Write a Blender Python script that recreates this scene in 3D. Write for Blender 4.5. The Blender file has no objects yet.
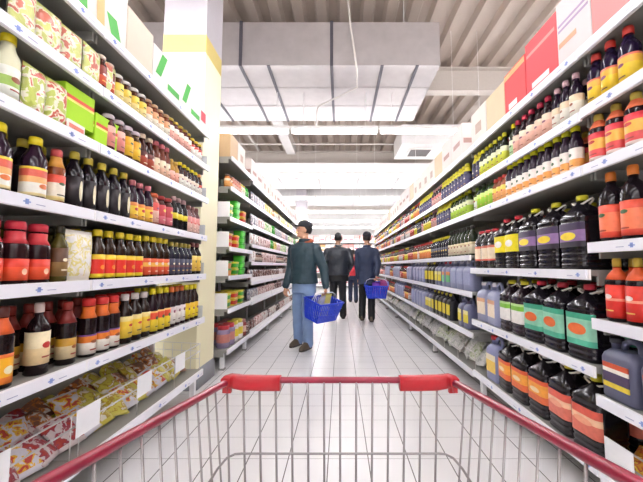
import bpy, math, random
from mathutils import Vector, Matrix
random.seed(7)
SC = bpy.context.scene
COL = SC.collection
PI = math.pi

# ------------------------------------------------------------------ materials
def lin(h):
    h = h.lstrip('#'); out = []
    for i in (0, 2, 4):
        c = int(h[i:i+2], 16) / 255
        out.append(c / 12.92 if c <= .04045 else ((c + .055) / 1.055) ** 2.4)
    return out
_M = {}
def mat(h, rough=.5, metal=0., var=.12, scale=25., spec=.5, bump=0., coat=0.):
    key = (h, rough, metal, var, scale, spec, bump, coat)
    if key in _M: return _M[key]
    m = bpy.data.materials.new('surface'); m.use_nodes = True
    nt = m.node_tree; n = nt.nodes; L = nt.links
    b = n['Principled BSDF']
    c = lin(h)
    tc = n.new('ShaderNodeTexCoord'); ns = n.new('ShaderNodeTexNoise'); ns.inputs['Scale'].default_value = scale
    ns.inputs['Detail'].default_value = 3
    L.new(tc.outputs['Object'], ns.inputs['Vector'])
    mx = n.new('ShaderNodeMix'); mx.data_type = 'RGBA'
    mx.inputs[6].default_value = [x * (1 - var) for x in c] + [1]
    mx.inputs[7].default_value = [min(1, x * (1 + var)) for x in c] + [1]
    L.new(ns.outputs['Fac'], mx.inputs[0]); L.new(mx.outputs[2], b.inputs['Base Color'])
    b.inputs['Roughness'].default_value = rough; b.inputs['Metallic'].default_value = metal
    b.inputs['Specular IOR Level'].default_value = spec
    b.inputs['Coat Weight'].default_value = coat
    if bump:
        bp = n.new('ShaderNodeBump'); bp.inputs['Strength'].default_value = bump; bp.inputs['Distance'].default_value = .02
        L.new(ns.outputs['Fac'], bp.inputs['Height']); L.new(bp.outputs['Normal'], b.inputs['Normal'])
    _M[key] = m
    return m
def print_mat(a, b, c):
    key = ('print', a, b, c)
    if key in _M: return _M[key]
    m = bpy.data.materials.new('printed_film'); m.use_nodes = True
    nt = m.node_tree; n = nt.nodes; L = nt.links; bs = n['Principled BSDF']
    tc = n.new('ShaderNodeTexCoord'); oi = n.new('ShaderNodeObjectInfo'); ad = n.new('ShaderNodeVectorMath')
    L.new(tc.outputs['Object'], ad.inputs[0]); L.new(oi.outputs['Random'], ad.inputs[1])
    ns = n.new('ShaderNodeTexNoise'); ns.inputs['Scale'].default_value = 27; ns.inputs['Detail'].default_value = 3; ns.inputs['Distortion'].default_value = .6
    L.new(ad.outputs[0], ns.inputs['Vector'])
    cr = n.new('ShaderNodeValToRGB'); e = cr.color_ramp.elements
    e[0].position = .40; e[0].color = lin(a) + [1]; e[1].position = .62; e[1].color = lin(b) + [1]
    for ps, q in ((.46, a), (.49, c), (.55, c), (.58, b)): k = e.new(ps); k.color = lin(q) + [1]
    L.new(ns.outputs['Fac'], cr.inputs[0]); L.new(cr.outputs[0], bs.inputs['Base Color']); bs.inputs['Roughness'].default_value = .28
    bp = n.new('ShaderNodeBump'); bp.inputs['Strength'].default_value = .5; bp.inputs['Distance'].default_value = .02
    L.new(ns.outputs['Fac'], bp.inputs['Height']); L.new(bp.outputs['Normal'], bs.inputs['Normal'])
    _M[key] = m; return m
def emit(h, s):
    m = bpy.data.materials.new('lamp_light'); m.use_nodes = True
    b = m.node_tree.nodes['Principled BSDF']
    b.inputs['Emission Color'].default_value = lin(h) + [1]; b.inputs['Emission Strength'].default_value = s
    b.inputs['Base Color'].default_value = (.9, .9, .9, 1)
    return m
def floor_mat():
    m = bpy.data.materials.new('floor_tiles'); m.use_nodes = True
    nt = m.node_tree; n = nt.nodes; L = nt.links; b = n['Principled BSDF']
    tc = n.new('ShaderNodeTexCoord'); sx = n.new('ShaderNodeSeparateXYZ'); L.new(tc.outputs['Object'], sx.inputs[0])
    def line(sock, off, per, w):
        a = n.new('ShaderNodeMath'); a.operation = 'SUBTRACT'; L.new(sock, a.inputs[0]); a.inputs[1].default_value = off
        d = n.new('ShaderNodeMath'); d.operation = 'PINGPONG'; L.new(a.outputs[0], d.inputs[0]); d.inputs[1].default_value = per / 2
        k = n.new('ShaderNodeMath'); k.operation = 'LESS_THAN'; L.new(d.outputs[0], k.inputs[0]); k.inputs[1].default_value = w / 2
        return k.outputs[0]
    l1 = line(sx.outputs[0], -.0703, .239, .006); l2 = line(sx.outputs[1], 2.068, .249, .003)
    mm = n.new('ShaderNodeMath'); mm.operation = 'MAXIMUM'; L.new(l1, mm.inputs[0]); L.new(l2, mm.inputs[1])
    ns = n.new('ShaderNodeTexNoise'); ns.inputs['Scale'].default_value = 3; L.new(tc.outputs['Object'], ns.inputs['Vector'])
    t = n.new('ShaderNodeMix'); t.data_type = 'RGBA'; t.inputs[6].default_value = lin('e0dedf') + [1]; t.inputs[7].default_value = lin('eeecec') + [1]
    L.new(ns.outputs['Fac'], t.inputs[0])
    g = n.new('ShaderNodeMix'); g.data_type = 'RGBA'; L.new(mm.outputs[0], g.inputs[0]); L.new(t.outputs[2], g.inputs[6]); g.inputs[7].default_value = lin('47413f') + [1]
    L.new(g.outputs[2], b.inputs['Base Color'])
    b.inputs['Roughness'].default_value = .28
    return m

# ------------------------------------------------------------------ mesh builder
class G:
    def __init__(s): s.v = []; s.f = []; s.m = []; s.mats = []; s.sm = []
    def mi(s, m):
        if m not in s.mats: s.mats.append(m)
        return s.mats.index(m)
    def add(s, vs, fs, m, smooth=False, X=None):
        o = len(s.v); k = s.mi(m)
        s.v += [tuple(X @ Vector(p)) if X else tuple(p) for p in vs]
        for f in fs: s.f.append([i + o for i in f]); s.m.append(k); s.sm.append(smooth)
        return s
    def box(s, a, b, m, X=None):
        x0, y0, z0 = a; x1, y1, z1 = b
        v = [(x0,y0,z0),(x1,y0,z0),(x1,y1,z0),(x0,y1,z0),(x0,y0,z1),(x1,y0,z1),(x1,y1,z1),(x0,y1,z1)]
        return s.add(v, [(3,2,1,0),(4,5,6,7),(0,1,5,4),(1,2,6,5),(2,3,7,6),(3,0,4,7)], m, False, X)
    def lathe(s, prof, m, n=20, X=None, ms=None):
        v = []; f = []; nn = len(prof)
        for r, z in prof:
            for i in range(n):
                a = 2 * PI * i / n; v.append((r * math.cos(a), r * math.sin(a), z))
        o = len(s.v); s.v += [tuple(X @ Vector(p)) if X else p for p in v]
        for j in range(nn - 1):
            k = s.mi(ms[j] if ms else m)
            for i in range(n):
                s.f.append([o + j*n + i, o + j*n + (i+1) % n, o + (j+1)*n + (i+1) % n, o + (j+1)*n + i]); s.m.append(k); s.sm.append(True)
        for j, rev in ((0, True), (nn - 1, False)):
            if prof[j][0] > 1e-5:
                c = [o + j*n + i for i in range(n)]
                s.f.append(c[::-1] if rev else c); s.m.append(s.mi(ms[min(j, nn-2)] if ms else m)); s.sm.append(False)
        return s
    def loft(s, rings, m, smooth=True, caps=True, ms=None, X=None):
        o = len(s.v); n = len(rings[0])
        for r in rings: s.v += [tuple(X @ Vector(p)) if X else tuple(p) for p in r]
        for j in range(len(rings) - 1):
            k = s.mi(ms[j] if ms else m)
            for i in range(n):
                s.f.append([o + j*n + i, o + j*n + (i+1) % n, o + (j+1)*n + (i+1) % n, o + (j+1)*n + i]); s.m.append(k); s.sm.append(smooth)
        if caps:
            for j, rev in ((0, True), (len(rings)-1, False)):
                c = [o + j*n + i for i in range(n)]
                s.f.append(c[::-1] if rev else c); s.m.append(s.mi(ms[min(j, len(rings)-2)] if ms else m)); s.sm.append(False)
        return s
    def rbox(s, secs, m, smooth=True, ms=None, X=None, k=4):
        """secs: (z, width, depth, corner radius[, cx, cy])"""
        rings = []
        for sec in secs:
            z, w, d, r = sec[:4]; cx, cy = (sec[4], sec[5]) if len(sec) > 4 else (0, 0)
            r = min(r, w/2 - 1e-4, d/2 - 1e-4); ring = []
            for q, (sx, sy) in enumerate(((1,1),(-1,1),(-1,-1),(1,-1))):
                for i in range(k + 1):
                    a = q * PI/2 + i / k * PI/2
                    ring.append((cx + sx*(w/2 - r) + r*math.cos(a), cy + sy*(d/2 - r) + r*math.sin(a), z))
            rings.append(ring)
        return s.loft(rings, m, smooth, True, ms, X)
    def tube(s, pts, r, m, n=8, X=None, closed=False):
        P = [Vector(p) for p in pts]; N = len(P); R = r if isinstance(r, (list, tuple)) else [r]*N
        rings = []; up = None
        for i in range(N):
            if closed: t = P[(i+1) % N] - P[i-1]
            else: t = (P[min(i+1, N-1)] - P[max(i-1, 0)])
            t.normalize()
            if up is None or abs(up.dot(t)) > .95: up = Vector((0,0,1)) if abs(t.z) < .9 else Vector((1,0,0))
            u = (up - t * up.dot(t)).normalized(); w = t.cross(u); up = u
            rings.append([P[i] + (u*math.cos(2*PI*k/n) + w*math.sin(2*PI*k/n)) * R[i] for k in range(n)])
        if closed: rings.append(rings[0])
        return s.loft(rings, m, True, not closed, None, X)
    def ball(s, c, r, m, n=14, X=None):
        r = r if isinstance(r, (list, tuple)) else (r,)*3
        rings = []
        for j in range(1, n):
            t = PI*j/n
            rings.append([(c[0] + r[0]*math.sin(t)*math.cos(2*PI*i/n), c[1] + r[1]*math.sin(t)*math.sin(2*PI*i/n), c[2] - r[2]*math.cos(t)) for i in range(n)])
        return s.loft(rings, m, True, True, None, X)
    def mesh(s, name):
        me = bpy.data.meshes.new(name); me.from_pydata(s.v, [], s.f)
        for m in s.mats: me.materials.append(m)
        me.polygons.foreach_set('material_index', s.m); me.polygons.foreach_set('use_smooth', s.sm)
        me.validate(); me.update(); return me
    def build(s, name, parent=None, loc=None, rot=None):
        return link(name, s.mesh(name), parent, loc, rot)
def link(name, me, parent=None, loc=None, rot=None):
    o = bpy.data.objects.new(name, me); COL.objects.link(o)
    if parent: o.parent = parent
    if loc: o.location = loc
    if rot: o.rotation_euler = rot
    return o
def tag(o, label=None, cat=None, group=None, kind=None):
    for k, v in (('label', label), ('category', cat), ('group', group), ('kind', kind)):
        if v: o[k] = v
    return o
def thing(name, label, cat, loc=(0,0,0), rot=(0,0,0), group=None):
    return tag(link(name, None, None, loc, rot), label, cat, group)
def copy_tree(o, parent=None):
    c = o.copy(); COL.objects.link(c)
    if parent: c.parent = parent
    for ch in o.children: copy_tree(ch, c)
    return c
def struct(g, name): return tag(g.build(name), kind='structure')
ONE = ['', '', 'second ', 'third ', 'fourth ', 'fifth ', 'sixth ', 'seventh ', 'eighth ', 'ninth ', 'tenth ', 'eleventh ', 'twelfth ', 'thirteenth ', 'fourteenth ', 'fifteenth ', 'sixteenth ', 'seventeenth ', 'eighteenth ', 'nineteenth ']
def nearest(k):
    if k < 20: return ONE[k] + 'nearest'
    t = {2: 'twent', 3: 'thirt', 4: 'fort', 5: 'fift', 6: 'sixt', 7: 'sevent', 8: 'eight', 9: 'ninet'}[k // 10]
    return (t + 'ieth ' if k % 10 == 0 else t + 'y-' + (ONE[k % 10].strip() or 'first') + ' ') + 'nearest'

# ------------------------------------------------------------------ camera
cam = bpy.data.cameras.new('camera'); co = bpy.data.objects.new('camera', cam); COL.objects.link(co)
co.location = (0, 0, 1.15); co.rotation_euler = (PI/2 + math.atan(25/330), 0, 0)
cam.sensor_width = 36; cam.lens = 36 * 330 / 643; cam.shift_x = -18.5 / 643; cam.clip_start = .02
SC.camera = co

# ------------------------------------------------------------------ room
XW, Y0, Y1, ZC = 9.0, -4.0, 22.0, 5.05
struct(G().box((-XW, Y0, -.1), (XW, Y1, 0), floor_mat()), 'floor')
wm = mat('ece9e6', .8, var=.04, scale=2)
struct(G().box((-XW-.2, Y0, 0), (-XW, Y1, ZC+.3), wm), 'wall_left')
struct(G().box((XW, Y0, 0), (XW+.2, Y1, ZC+.3), wm), 'wall_right')
struct(G().box((-XW, Y1, 0), (XW, Y1+.2, ZC+.3), wm), 'wall_back')
struct(G().box((-XW, Y0-.2, 0), (XW, Y0, ZC+.3), wm), 'wall_front')
# trapezoidal steel deck, ribs running down the aisle
g = G(); dm = mat('c0b2a6', .55, .0, .1, 3); prof = []; x = -XW; per = .36
while x < XW:
    prof += [(x, ZC), (x+.15, ZC), (x+.19, ZC+.11), (x+.32, ZC+.11)]; x += per
prof.append((x, ZC))
vs = [(p[0], Y0, p[1]) for p in prof] + [(p[0], Y1, p[1]) for p in prof]; n = len(prof)
g.add(vs, [(i, i+1, n+i+1, n+i) for i in range(n-1)], dm)
g.box((-XW, Y0, ZC+.13), (x, Y1, ZC+.2), dm)
struct(g, 'ceiling')
bm_ = mat('cfc6bd', .6, var=.06)
for i, y in enumerate((-3.2, 1.55, 6.3, 11.05, 15.8, 20.5)):
    g = G()
    g.box((-XW, y-.1, ZC-.03), (XW, y+.1, ZC), bm_); g.box((-XW, y-.012, ZC-.46), (XW, y+.012, ZC-.03), bm_)
    g.box((-XW, y-.1, ZC-.48), (XW, y+.1, ZC-.46), bm_)
    tag(g.build('ceiling_beam'), ['beige steel roof beam behind the viewpoint', 'beige steel roof beam above the shopping cart', 'beige steel roof beam just behind the big grey duct', 'beige steel roof beam over the white duct beyond the first lamps', 'beige steel roof beam second from the back wall', 'beige steel roof beam nearest the back wall'][i], 'beam', 'roof beams')

lampm = mat('d8d4d0', .4, var=.03)
# ducts across the aisle
def duct(y0, y1, z0, z1, x0, x1, m, sm, straps, label):
    t = thing('air_duct', label, 'duct', ((x0+x1)/2, (y0+y1)/2, z0), group='air ducts under the roof')
    cx, cy = (x0+x1)/2, (y0+y1)/2
    g = G(); g.box((x0-cx, y0-cy, 0), (x1-cx, y1-cy, z1-z0), m)
    for k in (1, 2): yy = y0 + (y1-y0)*k/3 - cy; g.box((x0-cx, yy-.01, -.006), (x1-cx, yy+.01, 0), m)
    g.build('duct_body', t)
    for sx, full in straps:
        g = G(); w = .022
        g.box((sx-w-cx, y0-cy-.01, -.014), (sx+w-cx, y1-cy+.01, -.001), sm)
        if full: g.box((sx-w-cx, y0-cy-.014, -.014), (sx+w-cx, y0-cy-.001, z1-z0+.01), sm)
        g.build('duct_strap', t)
    for sx in (x0+.3, x1-.5):
        G().tube([(sx-cx, y0-cy+.05, z1-z0), (sx-cx, y0-cy+.05, ZC-z0)], .006, lampm, 6).build('hanger_rod', t)
zinc = mat('b9b4b4', .38, .55, .14, 6); dark = mat('55525a', .5, .3)
duct(4.5, 6.3, 4.0, 4.65, -4.2, 1.43, zinc, dark, [(-3.1, 1), (-2.1, 0), (-1.42, 1), (-1.02, 0), (-.12, 1), (.6, 0), (1.1, 0)], 'large grey galvanised duct crossing above the aisle nearest the cart')
wd = mat('e9e6e4', .5, .1, .05); ws = mat('b5b2b0', .5)
duct(10.0, 12.0, 4.0, 4.33, -4.2, 3.6, wd, ws, [(-2, 0), (-.7, 0), (.6, 0), (1.9, 0)], 'white duct crossing above the aisle behind the first lamp row')
duct(14.1, 15.6, 4.0, 4.5, -4.2, 3.6, mat('c9c7c6', .5, .2, .05), ws, [(-2, 0), (-.7, 0), (.6, 0), (1.9, 0)], 'pale grey duct farthest back above the aisle')
t = thing('air_duct', 'white duct running lengthwise under the roof left of the aisle', 'duct', (-1.5, 8.25, 4.58), group='air ducts under the roof')
G().box((-.13, -1.85, 0), (.13, 1.7, .3), wd).build('duct_body', t)
t = thing('air_duct', 'white boxy duct with louvred vent at right above the shelves', 'duct', (2.3, 8.6, 4.2), group='air ducts under the roof')
G().box((-.75, -.55, 0), (.9, .65, .5), wd).build('duct_body', t)
g = G(); g.box((-.5, -.25, -.03), (.12, .35, -.001), wd)
for k in range(7): g.box((-.45, -.2+k*.075, -.045), (.07, -.165+k*.075, -.03), mat('6d6866', .6))
g.build('vent_grille', t)
tag(G().tube([(.1, 4.4, ZC-.01), (.15, 4.4, 4.5), (.22, 4.42, 4.02), (.24, 4.5, 3.93), (.27, 4.95, 3.93), (-.36, 5.55, 3.93), (-.40, 5.6, 3.88), (-.40, 5.42, 3.42)], .014, mat('d6d0ca', .5), 8).build('conduit_pipe'), 'thin pale conduit bending under the big grey duct', 'pipe')
tag(G().tube([(-2.49, 6.45, 4.7), (-2.49, 9.95, 4.7)], .04, mat('d8d2cc', .5), 10).build('conduit_pipe'), 'pale pipe under the roof left of the lengthwise white duct', 'pipe')

tag(G().tube([(-5, 9.3, 4.66), (5, 9.3, 4.66)], .022, mat('dcd8d4', .5), 8).build('sprinkler_pipe'), 'thin pale pipe crossing the roof in front of the white duct', 'pipe')
# lamps
lampm = mat('f2f0ee', .4, var=.03); TUBE = emit('fbfaff', 34)
def make_lamp(*tops):
    t = thing('fluorescent_lamp', '', 'lamp')
    g = G(); g.add([(-.71,-.05,.0),(.71,-.05,.0),(.71,.05,.0),(-.71,.05,.0),(-.71,-.03,.06),(.71,-.03,.06),(.71,.03,.06),(-.71,.03,.06)], [(3,2,1,0),(4,5,6,7),(0,1,5,4),(1,2,6,5),(2,3,7,6),(3,0,4,7)], lampm)
    for sx in (-.69, .69): g.box((sx-.012, -.03, -.06), (sx+.012, .03, 0), lampm)
    g.build('housing', t)
    G().tube([(-.675, 0, -.035), (.675, 0, -.035)], .024, TUBE, 10).build('lamp_tube', t)
    for sx, top in zip((-.5, .5), tops): G().tube([(sx, 0, .06), (sx, 0, top-3.35)], .003, lampm, 5).build('hanger_rod', t)
    return t
L0 = {0: make_lamp(ZC-.01, ZC-.01), 1: make_lamp(3.98, 3.98), 2: make_lamp(3.98, ZC-.01)}; used = set()
rows = [-2.8, -.15, 2.45, 5.2, 7.85, 10.5, 13.15, 15.8, 18.45]
rown = ['lamp row behind viewpoint', 'lamp row overhead', 'nearest lamp row', 'lamp row under big grey duct', 'second lamp row past the grey duct', 'third lamp row past the grey duct', 'fourth lamp row past the grey duct', 'fifth lamp row past the grey duct', 'farthest lamp row']
coln = ['fourth left of centre', 'third left of centre', 'second left of centre', 'first left of centre', 'centre', 'first right of centre', 'second right of centre', 'third right of centre', 'fourth right of centre']
for r, y in enumerate(rows):
    for k in range(-4, 5):
        under = int(y in (5.2, 10.5) and -3 <= k <= (0 if y < 6 else 2) or y == 7.85 and k in (2,))
        if y == 5.2 and k == 1: under = 2
        o = copy_tree(L0[under]) if under in used else L0[under]; used.add(under)
        o.location = (-.09 + k*1.43, y, 3.35)
        tag(o, f'white fluorescent tube lamp, {coln[k+4]}, {rown[r]}', 'lamp', rown[r])

# columns
def column(cx, cy, label):
    t = thing('pillar', label, 'pillar', (cx, cy, 0), group='square pillars')
    cream = mat('f0e9c4', .55, var=.04, scale=2); w = .215
    G().box((-w, -w, .18), (w, w, 3.285), cream).build('lower_shaft', t)
    tag(G().box((-w, -w, 3.285), (w, w, 3.475), mat('d6c274', .55, var=.05)).build('painted_band', t), 'mustard yellow painted band')
    G().box((-w, -w, 3.475), (w, w, ZC), mat('b8b3b8', .6, var=.04)).build('upper_shaft', t)
    G().rbox([(0, .47, .47, .03), (.15, .47, .47, .03), (.18, .44, .44, .03)], mat('8d8f94', .5)).build('plinth', t)
column(-1.56, 3.37, 'cream square pillar with mustard band behind left shelves')
column(-1.60, 13.7, 'pale square pillar beyond the end of left shelves')

# ------------------------------------------------------------------ shelving
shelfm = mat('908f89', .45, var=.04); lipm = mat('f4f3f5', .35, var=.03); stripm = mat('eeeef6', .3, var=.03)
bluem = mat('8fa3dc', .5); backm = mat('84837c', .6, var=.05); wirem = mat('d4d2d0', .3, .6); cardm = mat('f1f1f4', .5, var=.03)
footm = mat('8a8886', .5)
DEPTH = .46
def bay(side, ya, yb, lip, levels, label, group, base=.22, fence=None, cards=(), end=False, ends=(), tagged=True, bins=(), lowdepth=None, near=False):
    s = side; xl = lip * s
    t = thing('shelf_bay', label, 'shelving', (s*(lip + DEPTH), (ya+yb)/2, 0), group=group)
    ox, oy = s*(lip + DEPTH), (ya+yb)/2; hy = (yb-ya)/2
    def bx(g, a, b, z0, z1, y0, y1, m):   # a, b: distance out from the back towards the aisle
        xa, xb = sorted((-s*a, -s*b)); g.box((xa, y0, z0), (xb, y1, z1), m)
    top = max(levels)
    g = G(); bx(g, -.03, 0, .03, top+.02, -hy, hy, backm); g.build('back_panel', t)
    for yy in ((-hy+.015, hy-.015) if near else (hy-.015,)):
        g = G(); bx(g, 0, .03, 0, top, yy-.015, yy+.015, lipm); g.build('upright', t)
    for yy in (-hy+.04, hy-.04) if near else (hy-.04,):
        g = G(); bx(g, DEPTH-.09, DEPTH-.05, .02, base-.05, yy-.02, yy+.02, lipm); bx(g, DEPTH-.1, DEPTH-.04, 0, .02, yy-.03, yy+.03, footm); g.build('leg', t)
    for z in sorted(levels + [base], reverse=True):
        g = G(); d = DEPTH
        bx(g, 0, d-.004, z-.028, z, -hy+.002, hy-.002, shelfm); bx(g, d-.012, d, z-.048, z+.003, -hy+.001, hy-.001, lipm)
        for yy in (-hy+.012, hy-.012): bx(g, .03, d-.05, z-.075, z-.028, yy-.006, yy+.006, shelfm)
        sh = g.build('base_deck' if z == base else 'shelf', t)
        g = G(); bx(g, d, d+.005, z-.046, z+.001, -hy+.01, hy-.01, stripm)
        rr = random.Random(int(z*1000) + int(ya*77)); y = -hy + .06
        while y < hy - .1 and tagged:
            bx(g, d+.005, d+.006, z-.034, z-.014, y, y+.014, bluem); bx(g, d+.005, d+.006, z-.027, z-.022, y-.008, y+.022, bluem)
            bx(g, d+.005, d+.006, z-.030, z-.027, y+.045, y+.085, mat('a7a9c8', .5))
            y += rr.uniform(.2, .42)
        g.build('price_strip', sh)
        if z in ends:
            g = G(); bx(g, .03, d-.02, z, z+.175, -hy, -hy+.012, lipm); g.build('end_panel', sh)
        if z in bins:
            g = G(); bx(g, d-.02, d-.008, z, z+.06, -hy+.01, hy-.01, lipm); g.build('bin_front', sh)
        if end and z != top and z != base:
            g = G(); bx(g, .1, d-.02, z+.001, z+.10, hy-.008, hy-.004, mat('cfd3d6', .15)); g.build('end_stop', sh)
    if fence:
        f = G(); xx = -s*(DEPTH - .03)
        for z in (fence, fence-.065): f.tube([(xx, -hy+.01, z), (xx, hy-.01, z)], .0048, wirem, 6)
        for k in range(int(2*hy/.45) + 1):
            yy = -hy + .02 + k*.45
            if yy < hy: f.tube([(xx, yy, base), (xx, yy, fence)], .0025, wirem, 5)
        if end:
            for z in (fence, fence-.065, fence-.13): f.tube([(xx, hy-.01, z), (xx + s*(DEPTH-.06), hy-.01, z+.02)], .0025, wirem, 5)
            for k in range(5): f.tube([(xx + s*.08*k, hy-.01, base), (xx + s*.08*k, hy-.01, fence)], .0025, wirem, 5)
        f = f.build('wire_fence', t)
        for cy in cards:
            g = G(); x0 = -s*(DEPTH - .02); g.box((min(x0, x0-s*.003), cy-oy-.075, fence-.115), (max(x0, x0-s*.003), cy-oy+.075, fence+.01), cardm); g.build('price_card', f)
    return t
LN = [2.36, 2.055, 1.76, 1.42, 1.08, .70]
bay(-1, .2, 1.6, 1.2, LN, 'white shelf bay of bottles nearest on the left', 'left shelf bays', .25, .47, (1.2,), near=True)
bay(-1, 1.6, 2.97, 1.2, LN, 'white shelf bay on the left ending at the cream pillar', 'left shelf bays', .25, .47, (1.66, 2.12, 2.58), end=True)
LA = [2.41, 2.06, 1.71, 1.366, 1.037, .669]; LB = [2.37, 2.06, 1.74, 1.46, 1.21, .93, .65]
bay(-1, 3.72, 4.66, 1.24, LA, 'short white shelf bay of tubs just past the pillar', 'left shelf bays', .22, near=True, ends=LA[2:], tagged=False)
for k, nm in enumerate(('first', 'second', 'third', 'fourth')):
    bay(-1, 4.66+k*1.4, 6.06+k*1.4, 1.24, LB, f'white shelf bay of packets on the left, {nm} past the tub bay', 'left shelf bays', .2, tagged=False, bins=(.93, .65, .2))
RN = [2.24, 1.93, 1.645, 1.26, .90, .55]; RM = [2.24, 1.92, 1.645, 1.13, .67]; RF = [2.24, 1.92, 1.645, 1.25, .91, .54]
bay(1, .2, 1.6, 1.2, RN, 'white shelf bay nearest on the right, at the frame edge', 'right shelf bays', .2, .36, (1.51,), near=True)
bay(1, 1.6, 3.05, 1.2, RM, 'white shelf bay of large black jugs on the right', 'right shelf bays', .22, near=True)
for k, nm in enumerate(('first', 'second', 'third', 'fourth', 'fifth', 'sixth')):
    bay(1, 3.05+k*1.5, 4.55+k*1.5, 1.2, RF, f'white shelf bay on the right, {nm} beyond the jug bay', 'right shelf bays', .2, .36, tagged=False)

# ------------------------------------------------------------------ products
_P = {}
def front_patch(g, r, z, w, h, m, oval=True, flat=None):
    """an emblem on the label, on the side that faces the aisle (-Y)"""
    n = 18; vs = []; fs = []
    rings = 4
    for j in range(1, rings + 1):
        for i in range(n):
            a = 2*PI*i/n; cx, cz = math.cos(a), math.sin(a)
            if not oval:
                k = max(abs(cx), abs(cz)); cx /= k; cz /= k
            u = cx*w/2*j/rings; zz = z + cz*h/2*j/rings
            vs.append((u, -flat, zz) if flat else (r*math.sin(u/r), -r*math.cos(u/r), zz))
    c = len(vs); vs.append((0, -(flat or r), z))
    for i in range(n): fs.append((c, i, (i+1) % n))
    for j in range(rings-1):
        for i in range(n): fs.append((j*n+i, (j+1)*n+i, (j+1)*n+(i+1) % n, j*n+(i+1) % n))
    g.add(vs, fs, m)
GL = dict(rough=.12, var=.1, spec=.32); PL = dict(rough=.35, var=.06); PA = dict(rough=.45, var=.2, scale=42)
def parts_bottle(h=.27, r=.036, glass='1d1214', cap='e8d51e', bands=(('e8cf2a', 1),), lab=(.08, .5), emb=None, neck=None, capr=.46, sh=.62, capz=.87):
    n = 18; out = []
    nr = r*(capr-.06)
    out.append(('bottle_body', G().lathe([(r*.86, 0), (r, .006), (r, h*sh), (r*.93, h*(sh+.05)), (r*.66, h*(sh+.13)), (nr, h*(sh+.19)), (nr, h*capz)], mat(glass, **GL), n)))
    out.append(('cap', G().lathe([(r*capr, h*(capz-.005)), (r*capr, h*.97), (r*capr*.85, h)], mat(cap, **PL), n)))
    g = G(); z = h*lab[0]; H = h*(lab[1]-lab[0]); tot = sum(b[1] for b in bands); prof = [(r+.0008, z)]; ms = []
    for c, f in bands:
        z += H*f/tot; prof.append((r+.0008, z)); ms.append(mat(c, **PA))
    g.lathe(prof, None, n, None, ms)
    rr = random.Random(f'{h}{r}{glass}{cap}')
    if not emb and lab[1]-lab[0] > .25:
        c0 = max(bands, key=lambda q: q[1])[0]; lum = sum(lin(c0))/3
        emb = (rr.choice(['b8322c', '8a4a24', '3a5a34', '7a3a5a'] if lum > .35 else ['f0e2c4', 'ecc84a', 'e8d8d0']), rr.uniform(.7, 1.0), rr.uniform(.05, .09), rr.uniform(.55, .72))
        zb_ = h*(lab[0]+(lab[1]-lab[0])*.22)
        front_patch(g, r+.0016, zb_, rr.uniform(.8, 1.2)*r, .022*h, mat(rr.choice(['5a2a20', '9a3a2c', '4a4038'] if lum > .35 else ['f0e0c0', 'e8c060']), **PA), False)
    if emb: front_patch(g, r+.0016, h*(lab[0]+(lab[1]-lab[0])*emb[3]), emb[1]*r, emb[2]*h, mat(emb[0], **PA))
    out.append(('label', g))
    if neck: out.append(('neck_label', G().lathe([(r*.96, h*(sh+.04)), (r*.7, h*(sh+.13)), (nr+.002, h*(sh+.2)), (nr+.002, h*(sh+.235))], mat(neck, **PA), n)))
    return out
def parts_jar(h=.18, r=.035, glass='5a2a18', cap='e9e4dc', bands=(('e8cf2a', 1),), lab=(.15, .68), emb=None):
    return parts_bottle(h, r, glass, cap, bands, lab, emb, None, .82, .7, .88)
def parts_jug(h=.39, w=.185, d=.17, glass='17121a', cap='e8d51e', bands=(('6c4a86', 1),), emb=None, strap='e9e2d8', lab=(.3, .62)):
    out = []; m = mat(glass, .16, var=.1); secs = [(0, w*.9, d*.9, .04), (.012, w, d, .04)]
    for k in range(3): z = .03 + k*.028; secs += [(z, w, d, .04), (z+.008, w*.95, d*.95, .04), (z+.016, w, d, .04)]
    secs += [(h*.3, w, d, .04), (h*.62, w, d, .04), (h*.645, w*.94, d*.94, .04), (h*.67, w, d, .04), (h*.72, w*.96, d*.96, .045), (h*.8, w*.7, d*.7, .05), (h*.88, .06, .06, .03), (h*.93, .046, .046, .023)]
    out.append(('jug_body', G().rbox(secs, m)))
    out.append(('cap', G().lathe([(.028, h*.925), (.028, h*.985), (.024, h)], mat(cap, **PL), 16)))
    z = h*lab[0]; H = h*(lab[1]-lab[0]); tot = sum(b[1] for b in bands); secs = [(z, w+.003, d+.003, .041)]; ms = []
    for c, f in bands: z += H*f/tot; secs.append((z, w+.003, d+.003, .041)); ms.append(mat(c, **PA))
    g = G(); q = G().rbox(secs, mat('888888'), True); nn = len(q.v)//len(secs)
    keep = sorted([i for i in range(nn) if q.v[i][1] < -d/2+.035], key=lambda i: q.v[i][0])
    for j in range(len(secs)-1):
        ring = [q.v[j*nn+i] for i in keep] + [q.v[(j+1)*nn+i] for i in keep]; K = len(keep)
        g.add(ring, [(i, i+1, K+i+1, K+i) for i in range(K-1)], ms[j], True)
    if emb: front_patch(g, 1, h*(lab[0]+(lab[1]-lab[0])*emb[3]), emb[1]*w, emb[2]*h, mat(emb[0], **PA), True, d/2+.003)
    out.append(('label', g))
    pts = [(-.05, 0, h*.915)]
    pts = [(.075*math.cos(a), .02*math.sin(a)-.0, h*.9 + .012*math.cos(2*a)) for a in [2*PI*i/16 for i in range(16)]]
    out.append(('strap_handle', G().tube(pts, .0055, mat(strap, .4), 6, None, True)))
    return out
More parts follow.
